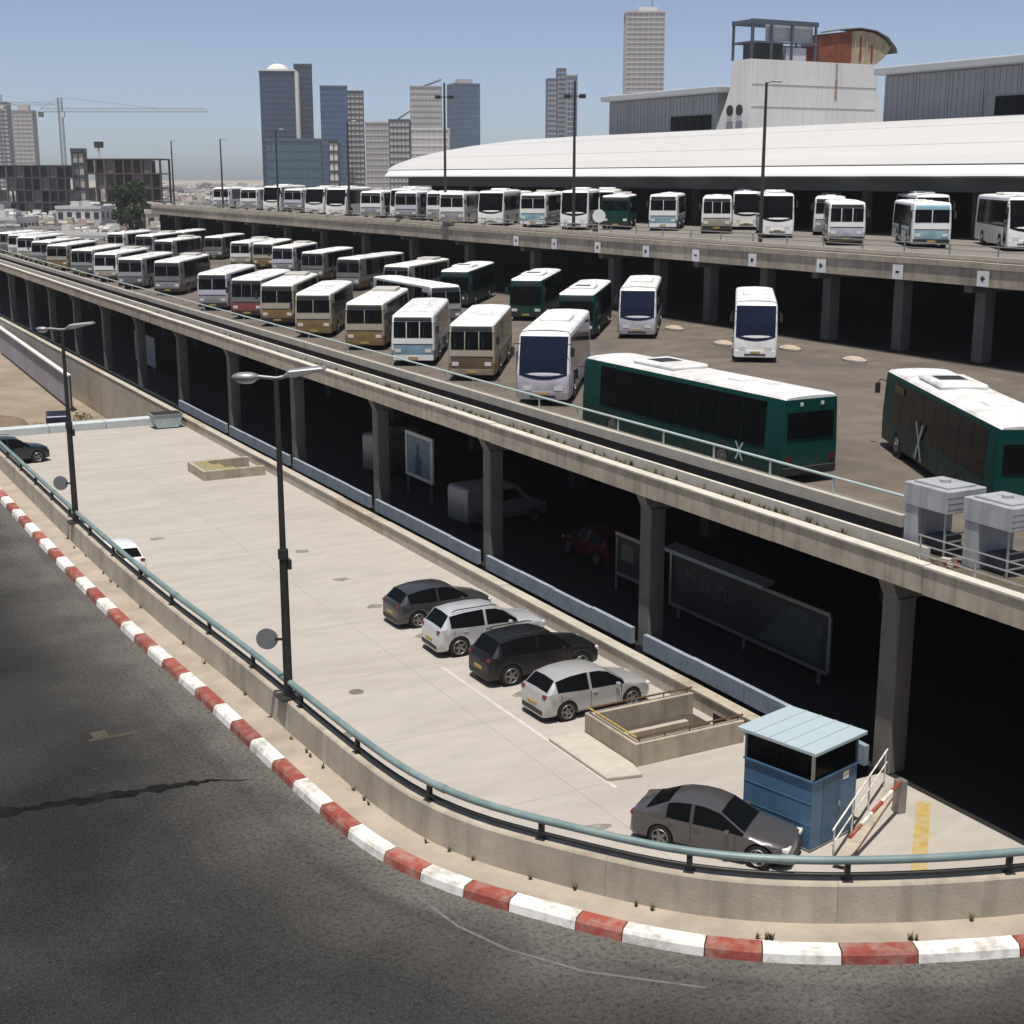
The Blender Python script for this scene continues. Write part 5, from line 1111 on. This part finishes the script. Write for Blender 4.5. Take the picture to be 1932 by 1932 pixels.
# earth mounds and a skip by the wall
for k, (w, u, r, h) in enumerate([(12, 112, 4.2, 1.0), (17, 121, 3.4, 0.9), (9, 126, 5, 1.3), (20, 107, 2.2, 0.6), (14, 134, 5, 1.2)]):
    random.seed(80 + k); m = MB().ball((0, 0, 0), r, r * 0.7, h, 18, 8); m.v = [(a + random.uniform(-1, 1) * 0.2, b + random.uniform(-1, 1) * 0.2, c + random.uniform(-1, 1) * 0.1) for a, b, c in m.v]
    obj('earth_mound', m.mesh(smooth=60), mat('mound_earth', (0.2, 0.145, 0.1), 1.0, var=0.4, scale=0.8, stain=0.6, stain_col=(0.09, 0.085, 0.045), stain_scale=0.5, perobj=True), None, site(w, u, -3.2), random.uniform(0, 3), kind='structure')
sk_ = thing('skip_container', 'small pale blue skip beside the far end of the ledge wall', 'skip', site(24.6, 96.7, 0), A)
obj('tub', MB().prism([(-0.75, 0.08), (-1.05, 0.95), (1.05, 0.95), (0.75, 0.08)], -0.65, 0.65, 'y').mesh(), mat('skip_blue', (0.36, 0.45, 0.47), 0.6, var=0.2, scale=2, stain=0.4, stain_col=(0.2, 0.2, 0.18), stain_scale=1.5), sk_); obj('rim', MB().box(-1.1, 1.1, -0.7, 0.7, 0.951, 1.0).mesh(), steel, sk_); obj('load', MB().box(-0.95, 0.95, -0.58, 0.58, 1.001, 1.05).mesh(), plastic, sk_); obj('skid', MB().box(-0.7, 0.7, -0.5, 0.5, 0, 0.08).mesh(), plastic, sk_)
for i, (w, u) in enumerate([(56.2, 80.7), (53.7, 71.6), (55.7, 67.6), (55.4, 61.5)]):
    t = thing('kerb_island', ['pale kerbed island by the lavender nosed coach', 'pale kerbed island beside the lone white coach, terminal side', 'pale kerbed island beside the lone white coach, under the deck edge', 'pale kerbed island near the green bus with emblem'][i], 'traffic island', site(w, u, DECK), A)
    obj('kerb', MB().prism([(0.5 * math.cos(a * math.pi / 6), 0.9 * math.sin(a * math.pi / 6)) for a in range(12)], 0.002, 0.16, 'z').mesh(bevel=0.03), conc_pale, t); obj('sand', MB().ball((0, 0, 0.15), 0.4, 0.75, 0.16, 12, 6).mesh(smooth=60), mat('island_sand', (0.45, 0.36, 0.27), 1.0, var=0.2, scale=3), t)
# dry bushes
leafm = {}
def leafmat(name, c):
    m = mat(name, c, 0.75, var=0.5, scale=0.8, spec=0.25); return m
lf_g = leafmat('leaf_green', (0.045, 0.068, 0.02)); lf_d = leafmat('leaf_dark_green', (0.03, 0.05, 0.02)); lf_y = leafmat('dry_leaf', (0.13, 0.12, 0.05)); barkm = mat('bark', (0.09, 0.065, 0.045), 0.95, var=0.3, scale=6)
def foliage(name, parent, clumps, size, m, loc=(0, 0, 0), n=60):
    v = []; f = []
    for (cx, cy, cz, r) in clumps:
        for k in range(int(n * r * r)):
            d = Vector((random.gauss(0, 1), random.gauss(0, 1), random.gauss(0, 1))).normalized() * r * random.uniform(0.45, 1.05)
            p = Vector((cx, cy, cz)) + Vector((d.x, d.y, d.z * 0.75)); s = size * random.uniform(0.6, 1.4)
            a = Vector((random.gauss(0, 1), random.gauss(0, 1), random.gauss(0, 0.7))).normalized(); b = a.cross(Vector((random.gauss(0, 1), random.gauss(0, 1), random.gauss(0, 1)))).normalized()
            i = len(v); v += [p - a * s, p + b * s * 0.45, p + a * s, p - b * s * 0.45]; f.append((i, i + 1, i + 2, i + 3))
    me = bpy.data.meshes.new(name); me.from_pydata(v, [], f); me.materials.append(None); return obj(name, me, m, parent, loc)
def tree(label, x, y, z, h, cr, m, seed, leaf=0.3, dens=60):
    random.seed(seed); t = thing('tree', label, 'tree', (x, y, z))
    tr = MB().cyl((0, 0, 0), (0.1, 0.1, h * 0.55), h * 0.022, h * 0.012, 8)
    clumps = []
    for k in range(16):
        a = random.uniform(0, 6.28); rr = cr * math.sqrt(random.random()) * 0.8; zz = h * random.uniform(0.42, 0.93)
        rr *= 1.0 - 0.5 * max(0, (zz / h - 0.7)) / 0.3
        c = (math.cos(a) * rr, math.sin(a) * rr, zz); clumps.append(c + (cr * random.uniform(0.28, 0.42),))
        tr.cyl((0.05, 0.05, h * random.uniform(0.3, 0.5)), (c[0] * 0.9, c[1] * 0.9, c[2]), h * 0.009, h * 0.003, 5)
    obj('trunk', tr.mesh(), barkm, t); foliage('crown', t, clumps, leaf, m, n=dens); return t
tree('large dark green tree rising beyond the far end of the bus deck', -88, 330, -4, 20.5, 5.6, lf_d, 3, 0.36, 75)
tree('lower dark tree in front of the large tree beyond the bus deck', -83, 318, -4, 15.5, 3.8, lf_d, 5, 0.32, 75)
for i, (x, y, h, c) in enumerate([(-66, 322, 10.5, 2.5), (-128, 360, 11, 3), (-150, 420, 11, 3.5), (-110, 480, 12, 4), (-60, 420, 12, 3)]):
    tree('small olive green tree among the low houses', x, y, -4, h, c, lf_y if i % 2 else lf_g, 30 + i, 0.3, 40)
    bpy.context.scene.collection.objects[-1] if False else None
for k in range(14):
    random.seed(60 + k); w, u = random.uniform(19, 25.2), random.uniform(101, 122); b = thing('bush', 'dry scrub bush on the dirt ground below the ledge wall', 'bush', site(w, u, -3.2), 0, 'dry bushes on the dirt ground')
    foliage('leaves', b, [(0, 0, 0.5, 0.6), (0.5, 0.2, 0.35, 0.45), (-0.4, 0.3, 0.4, 0.4)], 0.12, lf_y, n=160)
# weeds: along the lamp feet and in the gutter
def weeds(name, pts, m, hgt, label):
    v = []; f = []
    for (x, y, z) in pts:
        for k in range(9):
            a = random.uniform(0, 6.28); h = hgt * random.uniform(0.5, 1.2); dx, dy = math.cos(a), math.sin(a); s = 0.02; i = len(v)
            q = random.uniform(0.2, 0.8) * h
            v += [(x - dy * s, y + dx * s, z), (x + dy * s, y - dx * s, z), (x + dx * q, y + dy * q, z + h)]; f.append((i, i + 1, i + 2))
    me = bpy.data.meshes.new(name); me.from_pydata(v, [], f); me.materials.append(None); o = obj(name, me, m, None, (0, 0, 0), A, kind='stuff'); o['label'] = label; o['category'] = 'weeds'; return o
random.seed(9); P_ = []
for k in range(150): u = random.triangular(29, 120, 34); P_.append((random.uniform(27.5, 27.84), u, 6.72))
weeds('gutter_weeds', P_, lf_y, 0.22, 'dry weeds growing in the gutter along the deck edge')
P_ = []
for k in range(26): p, nn = kat(karc(7.4, 20) + random.uniform(-18, 12)); P_.append((p.x + nn.x * random.uniform(0.62, 0.71), p.y + nn.y * 0.66, ROAD + 0.152))
for k in range(7): p, nn = kat(karc(10.5, 12.2) + random.choice((-0.3, 1.55)) + random.uniform(-0.12, 0.12)); P_.append((p.x + nn.x * 0.29, p.y + nn.y * 0.29, ROAD + 0.152))
weeds('pavement_weeds', P_, lf_y, 0.09, 'sparse dry weeds in the joints of the pavement by the kerb')
P_ = [(random.uniform(8, 12), random.uniform(24, 44), 0.0) for k in range(110)]
weeds('lot_weeds', P_, lf_y, 0.16, 'sparse dry weeds on the lot below the parapet')
# ================================================================ CITY
def winmat(name, c, r=0.2, metal=0.35): return mat(name, c, r, metal=metal, var=0.12, scale=0.12)
g_blue = winmat('blue_curtain_glass', (0.06, 0.13, 0.26)); g_teal = winmat('teal_curtain_glass', (0.08, 0.16, 0.23)); g_dark = winmat('slate_curtain_glass', (0.06, 0.10, 0.18))
w_pale = mat('pale_render', (0.46, 0.43, 0.41), 0.9, var=0.06, scale=0.1); w_grey = mat('grey_render', (0.30, 0.29, 0.31), 0.9, var=0.08, scale=0.1); w_white = mat('white_render', (0.62, 0.61, 0.59), 0.9, var=0.06, scale=0.1)
winm = mat('far_window', (0.05, 0.055, 0.065), 0.3, var=0.2, scale=0.3)
def block(t, x0, x1, y0, y1, z0, z1, m, floors, bays, slab, mull=True, parts=True):
    obj('core', bx(x0, x1, y0, y1, z0, z1), m, t)
    b = MB(); fh = (z1 - z0) / floors; e = 0.25
    for k in range(floors + 1): b.box(x0 - e, x1 + e, y0 - e, y1 + e, z0 + fh * k - fh * 0.14, z0 + fh * k + fh * 0.14)
    obj('floor_bands', b.mesh(), slab, t, kind='stuff')
    if mull:
        b = MB(); e = 0.38
        for k in range(bays + 1):
            x = x0 + (x1 - x0) * k / bays; b.box(x - 0.22, x + 0.22, y0 - e, y0 - 0.001, z0, z1)
            y = y0 + (y1 - y0) * k / bays; b.box(x0 - e, x0 - 0.001, y - 0.22, y + 0.22, z0, z1); b.box(x1 + 0.001, x1 + e, y - 0.22, y + 0.22, z0, z1)
        obj('mullions', b.mesh(), slab, t, kind='stuff')
def tower(px0, px1, top, D, m, slab, label, floors=24, bays=6, depth=None, rz=0.12, crown=None, base=-4, cat='tower block'):
    X = ((px0 + px1) / 2 - 966) / 2724 * D; wd = (px1 - px0) / 2724 * D * 0.93; zt = (334 - top) / 2724 * D + 17
    t = thing('tower_block', label, cat, (X, D + (depth or wd) / 2, base), rz); d = depth or wd
    block(t, -wd / 2, wd / 2, -d / 2, d / 2, 0, zt - base, m, floors, bays, slab)
    obj('parapet', bx(-wd / 2 - 0.5, wd / 2 + 0.5, -d / 2 - 0.5, d / 2 + 0.5, zt - base, zt - base + 1.2), slab, t)
    if crown == 'plant': obj('plant_room', bx(-wd * 0.25, wd * 0.3, -d * 0.25, d * 0.25, zt - base + 1.2, zt - base + 5), w_pale, t)
    if crown == 'dome': obj('roof_dome', MB().ball((0, 0, zt - base + 1), wd * 0.36, d * 0.36, 4.5, 14, 8).mesh(smooth=60), w_white, t)
    if crown == 'slant': obj('roof_wing', MB().prism([(-wd * 0.1, zt - base + 2), (wd * 0.5, zt - base + 7), (wd * 0.5, zt - base + 6.2), (-wd * 0.1, zt - base + 1.2)], -d * 0.3, d * 0.3, 'y').mesh(), w_grey, t)
    if crown == 'mast': obj('antenna', MB().cyl((wd * 0.2, 0, zt - base), (wd * 0.2, 0, zt - base + 22), 0.35, 0.1, 6).mesh(), polem, t); obj('crown_block', bx(-wd * 0.18, wd * 0.32, -d * 0.2, d * 0.3, zt - base + 1.2, zt - base + 4.5), w_white, t)
    return t, wd, d, zt - base
t, wd, d, h = tower(493, 560, 147, 760, g_dark, mat('slate_band', (0.055, 0.075, 0.115), 0.5), 'broad slate blue glass tower with pale dome on its roof', 26, 8, None, 0.1, 'dome')
obj('white_pier', bx(wd / 2 + 0.4, wd / 2 + 1.9, -d / 2 - 0.6, d / 2, h * 0.42, h + 1.2), w_white, t); obj('roof_rim', bx(-wd / 2 - 0.8, wd / 2 + 0.8, -d / 2 - 0.8, d / 2 + 0.8, h + 1.2, h + 2.0), w_white, t)
tower(560, 592, 134, 790, g_dark, mat('dark_slate_band', (0.05, 0.055, 0.08), 0.6), 'narrow dark tower rising directly behind the domed slate tower', 28, 4, None, 0.1)
tower(500, 607, 268, 735, g_teal, mat('teal_band', (0.065, 0.11, 0.14), 0.5), 'low wide teal glass block at the foot of the domed slate tower', 9, 12, 14, 0.05)
tower(605, 657, 172, 900, g_blue, mat('blue_band', (0.05, 0.09, 0.16), 0.5), 'blue glass tower with bright top floor beside a beige slab', 22, 6, None, 0.12)
tower(655, 688, 181, 930, w_pale, winm, 'beige slab tower attached to the blue glass tower', 22, 4, None, 0.1)
tower(622, 640, 270, 700, w_white, winm, 'thin pale service tower in front of the blue glass tower', 8, 2, None, 0.0)
tower(690, 742, 236, 1100, w_grey, w_pale, 'grey mid-rise block with striped front left of the dark roof wings', 14, 7, None, 0.0)
tower(735, 775, 232, 1000, w_pale, winm, 'beige mid-rise block carrying a dark roof wing', 14, 5, None, 0.0, 'slant')
tower(773, 835, 172, 1150, w_pale, w_grey, 'pale square tower with slanted roof wing', 20, 8, None, 0.05, 'slant')
tower(760, 850, 248, 1050, w_pale, w_white, 'wide beige block below the pale square tower', 10, 8, 20, 0.0)
tower(848, 901, 167, 1250, g_blue, mat('blue_band', (0.05, 0.09, 0.16), 0.5), 'rounded blue glass tower behind the left end of the white roof', 22, 6, None, 0.3, 'plant')
tower(1030, 1048, 158, 1300, w_grey, g_dark, 'thin grey tower slab, shortest of a close cluster of three', 24, 3)
tower(1049, 1066, 140, 1330, w_grey, g_dark, 'thin grey tower slab, tallest of a close cluster of three', 28, 3)
tower(1067, 1087, 152, 1310, g_dark, w_grey, 'thin dark tower slab beside the lamp mast with two floodlights', 25, 3)
tower(1175, 1250, 40, 1000, w_grey, w_pale, 'tall grey striped tower with antenna behind the clad hall', 40, 7, 24, 0.0, 'mast')
tower(-12, 22, 200, 1200, w_pale, winm, 'pale high-rise at the far left of the skyline above the building shell', 24, 4)
tower(30, 68, 215, 1150, w_pale, w_grey, 'pale high-rise with dark cap next to the crane', 22, 4, None, 0.1, 'plant')
sh_d = mat('shell_concrete_dark', (0.05, 0.05, 0.065), 0.9, var=0.2, scale=0.3); sh_b = mat('shell_concrete_brown', (0.085, 0.055, 0.05), 0.9, var=0.2, scale=0.3)
# two unfinished concrete shells
def shell(px0, px1, top, D, label, floors, m, bays=8):
    X = ((px0 + px1) / 2 - 966) / 2724 * D; wd = (px1 - px0) / 2724 * D; zt = (334 - top) / 2724 * D + 17 + 4; d = 16
    t = thing('building_shell', label, 'building shell', (X, D + d / 2, -4), 0.05); fh = zt / floors
    obj('core', bx(-wd * 0.3, wd * 0.3, -d * 0.2, d * 0.45, 0, zt - 0.5), darkwall, t)
    for k in range(1, floors + 1): obj('floor_slab', bx(-wd / 2, wd / 2, -d / 2, d / 2, fh * k - 0.4, fh * k), m, t)
    for k in range(bays + 1):
        for y in (-d / 2 + 0.4, d / 2 - 0.4): obj('column', bx(-0.3, 0.3, -0.3, 0.3, 0, zt - 0.41), m, t, (-wd / 2 + 0.4 + (wd - 0.8) * k / bays, y, 0))
    for k in range(bays):
        for j in range(floors):
            if (k * 7 + j * 3) % 4: obj('infill_panel', bx(-wd / bays / 2 + 0.35, wd / bays / 2 - 0.35, -0.1, 0.1, 0.02, fh - 0.42), [darkwall, darkwall, sh_d, conc_dark][(k * 3 + j) % 4], t, (-wd / 2 + wd * (k + 0.5) / bays, -d / 2 + 0.9, fh * j))
    return t
shell(-6, 137, 312, 500, 'dark unfinished concrete building shell below the pale high-rises', 6, sh_d, 9)
shell(160, 302, 300, 450, 'brown unfinished concrete building shell behind the large green tree', 6, sh_b, 8)
tower(137, 160, 288, 505, w_pale, winm, 'narrow pale stair tower between the two building shells', 7, 2)
def crane(px, top, D, jib0, jib1, label):
    X = (px - 966) / 2724 * D; zt = (334 - top) / 2724 * D + 17 + 4; t = thing('tower_crane', label, 'crane', (X, D, -4), 0)
    m = mat('crane_steel', (0.16, 0.17, 0.19), 0.6, metal=0.2)
    b = MB()
    for sx in (-0.8, 0.8):
        for sy in (-0.8, 0.8): b.box(sx - 0.12, sx + 0.12, sy - 0.12, sy + 0.12, 0, zt)
    k = 0.0
    while k < zt - 2: b.tube([(-0.8, -0.8, k), (0.8, -0.8, k + 2)], 0.08, 4); b.tube([(0.8, -0.8, k), (-0.8, -0.8, k + 2)], 0.08, 4); k += 2
    obj('mast', b.mesh(), m, t); zj = zt - 6
    b = MB(); sc = D / 2724
    x0, x1 = (jib0 - px) * sc, (jib1 - px) * sc
    b.tube([(x0, 0, zj), (x1, 0, zj)], 0.18, 4); b.tube([(x0 * 0.9, 0, zj + 1.6), (x1 * 0.97, 0, zj + 1.4)], 0.12, 4)
    n = 26
    for k in range(n): a = x0 + (x1 - x0) * k / n; c = x0 + (x1 - x0) * (k + 0.5) / n; e = x0 + (x1 - x0) * (k + 1) / n; b.tube([(a, 0, zj), (c, 0, zj + 1.5), (e, 0, zj)], 0.07, 4)
    obj('jib', b.mesh(), m, t); obj('tie_bar', MB().tube([(x0 * 0.9, 0, zj + 1.5), (0, 0, zt), (x1 * 0.65, 0, zj + 1.5)], 0.08, 4).mesh(), m, t)
    obj('cab', bx(0.4, 2.0, -1.6, 0.2, zj - 2.4, zj - 0.2), w_white, t); obj('counterweight', bx(x0, x0 * 0.8, -0.8, 0.8, zj - 2.2, zj - 0.1), conc_dark, t)
    return t
crane(123, 190, 640, 82, 400, 'tower crane with long jib above the unfinished building shells')
crane(12, 185, 900, -30, 120, 'tower crane behind the pale high-rise at the far left')
lf_ = thing('flood_mast', 'white mast with dark floodlight beside the brown building shell', 'mast', (-134, 470, -4))
obj('pole', MB().cyl((0, 0, 0), (0, 0, 31), 0.5, 0.35, 8).mesh(), w_white, lf_); obj('floodlight', bx(-1.2, 1.6, -0.6, 0.6, 30.2, 32.2, 0.1), plastic, lf_)
# low houses, six kinds shared
def house_proto(wd, d, h, floors, bays, extra):
    P = [('wall', bx(-wd / 2, wd / 2, -d / 2, d / 2, 0, h), 'wall')]
    b = MB(); fh = h / floors
    for j in range(floors):
        for k in range(bays):
            x = -wd / 2 + wd * (k + 0.5) / bays; b.box(x - 0.6, x + 0.6, -d / 2 - 0.06, -d / 2 - 0.001, fh * j + fh * 0.32, fh * j + fh * 0.78)
        for k in range(max(2, bays - 2)):
            y = -d / 2 + d * (k + 0.5) / max(2, bays - 2)
            for s in (-1, 1): b.box(s * wd / 2 - 0.06, s * wd / 2 + 0.06, y - 0.55, y + 0.55, fh * j + fh * 0.32, fh * j + fh * 0.78)
    P.append(('windows', b.mesh(), 'win'))
    b = MB(); b.box(-wd / 2 - 0.15, wd / 2 + 0.15, -d / 2 - 0.15, -d / 2 + 0.15, h, h + 0.7); b.box(-wd / 2 - 0.15, wd / 2 + 0.15, d / 2 - 0.15, d / 2 + 0.15, h, h + 0.7)
    b.box(-wd / 2 - 0.15, -wd / 2 + 0.15, -d / 2, d / 2, h, h + 0.7); b.box(wd / 2 - 0.15, wd / 2 + 0.15, -d / 2, d / 2, h, h + 0.7)
    P.append(('roof_parapet', b.mesh(), 'roof'))
    b = MB()
    for k in range(extra * 3):
        x, y = random.uniform(-wd / 2 + 1.2, wd / 2 - 1.2), random.uniform(-d / 2 + 1.2, d / 2 - 1.2)
        if k % 2: b.cyl((x - 0.6, y, h + 1.2), (x + 0.6, y, h + 1.2), 0.35, n=8)
        elif k % 6 == 0: b.box(x - 1.0, x + 1.0, y - 0.9, y + 0.9, h, h + random.uniform(1.6, 2.4))
        else: b.box(x - 0.4, x + 0.4, y - 0.3, y + 0.3, h, h + random.uniform(0.6, 1.3))
        if k % 2: b.box(x - 0.4, x + 0.4, y - 0.3, y + 0.3, h, h + 0.9)
    P.append(('roof_tanks', b.mesh(), 'wall'))
    b = MB()
    for k in range(extra + 2):
        x, y = random.uniform(-wd / 2 + 1.2, wd / 2 - 1.2), random.uniform(-d / 2 + 1.2, d / 2 - 1.2); b.add([(x - 0.8, y - 0.5, h + 0.3), (x + 0.8, y - 0.5, h + 0.3), (x + 0.8, y + 0.5, h + 1.0), (x - 0.8, y + 0.5, h + 1.0)], [(0, 1, 2, 3)])
    P.append(('solar_panels', b.mesh(), 'win'))
    b = MB()
    for j in range(1, floors): b.box(-wd * 0.2, wd * 0.25, -d / 2 - 1.3, -d / 2 - 0.001, fh * j, fh * j + 0.9)
    if floors > 1: P.append(('balconies', b.mesh(), 'roof'))
    return P
random.seed(31)
HP = [house_proto(9, 8, 5.5, 2, 4, 3), house_proto(12, 9, 7.0, 2, 5, 4), house_proto(14, 10, 8.5, 3, 6, 5), house_proto(10, 9, 10.0, 3, 4, 4), house_proto(16, 11, 9.5, 3, 7, 5), house_proto(18, 12, 12.0, 4, 8, 5), house_proto(11, 10, 13.5, 4, 5, 4)]
hcol = [mat('house_cream', (0.5, 0.46, 0.38), 0.9, var=0.1, scale=0.4, objvar=0.15), mat('house_grey', (0.36, 0.35, 0.33), 0.9, var=0.12, scale=0.4, objvar=0.15), mat('house_white', (0.64, 0.62, 0.58), 0.9, var=0.08, scale=0.4, objvar=0.1), mat('house_pink', (0.45, 0.35, 0.32), 0.9, var=0.1, scale=0.4, objvar=0.15)]
HL = ['cream low house with flat roof and water tanks beyond the bus decks', 'grey low house with flat roof among the far houses', 'white low house with flat roof among the far houses', 'pinkish low house with flat roof among the far houses']
HG = ['cream low houses', 'grey low houses', 'white low houses', 'pink low houses']
def house(x, y, rz, hi, ci, lift=0.0):
    t = thing('house', HL[ci], 'house', (x, y, -4), rz, HG[ci])
    for nm, me, role in HP[hi]:
        obj(nm, me, {'wall': hcol[ci], 'win': winm, 'roof': [w_pale, w_grey, w_white, w_pale][ci]}[role], t, kind='stuff' if nm in ('windows', 'roof_tanks', 'balconies', 'solar_panels') else None)
placed = []
cnt = 0
for k in range(400):
    D = random.uniform(285, 428); px = random.uniform(-60, 330); x = (px - 966) / 2724 * D
    if any((x - a) ** 2 + (D - b) ** 2 < 14 ** 2 for a, b in placed) or (x + 86) ** 2 + (D - 324) ** 2 < 15 ** 2: continue
    w_ = CW * x + SW * D; u_ = -SW * x + CW * D
    if u_ < 255 and w_ > 15: continue
    placed.append((x, D)); house(x, D, random.uniform(-0.5, 0.5), random.choice((3, 4, 5, 5, 6)), random.choice((0, 0, 1, 2, 2, 3)))
while cnt < 150:
    D = random.uniform(290, 1000) if cnt < 110 else random.uniform(500, 1300); px = random.uniform(-120, 430) if cnt < 110 else random.uniform(250, 800)
    x = (px - 966) / 2724 * D
    if any((x - a) ** 2 + (D - b) ** 2 < 17 ** 2 for a, b in placed): cnt += 0.25; continue
    # keep off the decks, the shells and the towers
    w_ = CW * x + SW * D; u_ = -SW * x + CW * D
    if u_ < 252 and w_ > 15: continue
    if 430 < D < 530 and px < 330: continue
    placed.append((x, D)); cnt += 1
    hi = random.choice((0, 1, 1, 2, 3)) if D < 420 else random.choice((2, 3, 4, 5)); house(x, D, random.uniform(-0.5, 0.5), hi, random.choice((0, 0, 1, 2, 2, 3)))
for k in range(70):
    D = random.uniform(620, 1700); px = random.uniform(270, 520); x = (px - 966) / 2724 * D
    if any((x - a) ** 2 + (D - b) ** 2 < 19 ** 2 for a, b in placed): continue
    placed.append((x, D)); house(x, D, random.uniform(-0.5, 0.5), random.choice((4, 5, 6, 6)), random.choice((0, 1, 2, 2, 3)))
for k in range(26):
    D = random.uniform(420, 1400); px = random.uniform(-100, 780); x = (px - 966) / 2724 * D
    if any((x - a) ** 2 + (D - b) ** 2 < 11 ** 2 for a, b in placed): continue
    tree('distant dark green street tree among the flat roofed houses', x, D, -4, random.uniform(8, 12), 3.2, lf_d, 200 + k, 0.55, 14)
for o in COL.objects:
    if o.get('label') == 'distant dark green street tree among the flat roofed houses': o['group'] = 'distant street trees'
    if o.get('label') == 'small olive green tree among the low houses': o['group'] = 'small trees among the houses'
# ================================================================ HAZE
hz = MB().box(-1300, 800, -150, 1800, -5.2, 175)
haze = obj('haze', hz.mesh(), None, kind='stuff')
hm2 = bpy.data.materials.new('haze_air'); hm2.use_nodes = True; nt = hm2.node_tree
nt.nodes.remove(nt.nodes['Principled BSDF']); pv = nt.nodes.new('ShaderNodeVolumePrincipled'); pv.inputs['Color'].default_value = (0.93, 0.96, 1.0, 1); pv.inputs['Density'].default_value = 0.00012; pv.inputs['Anisotropy'].default_value = 0.2
nt.links.new(pv.outputs[0], nt.nodes['Material Output'].inputs['Volume'])
haze.material_slots[0].link = 'OBJECT'; haze.material_slots[0].material = hm2
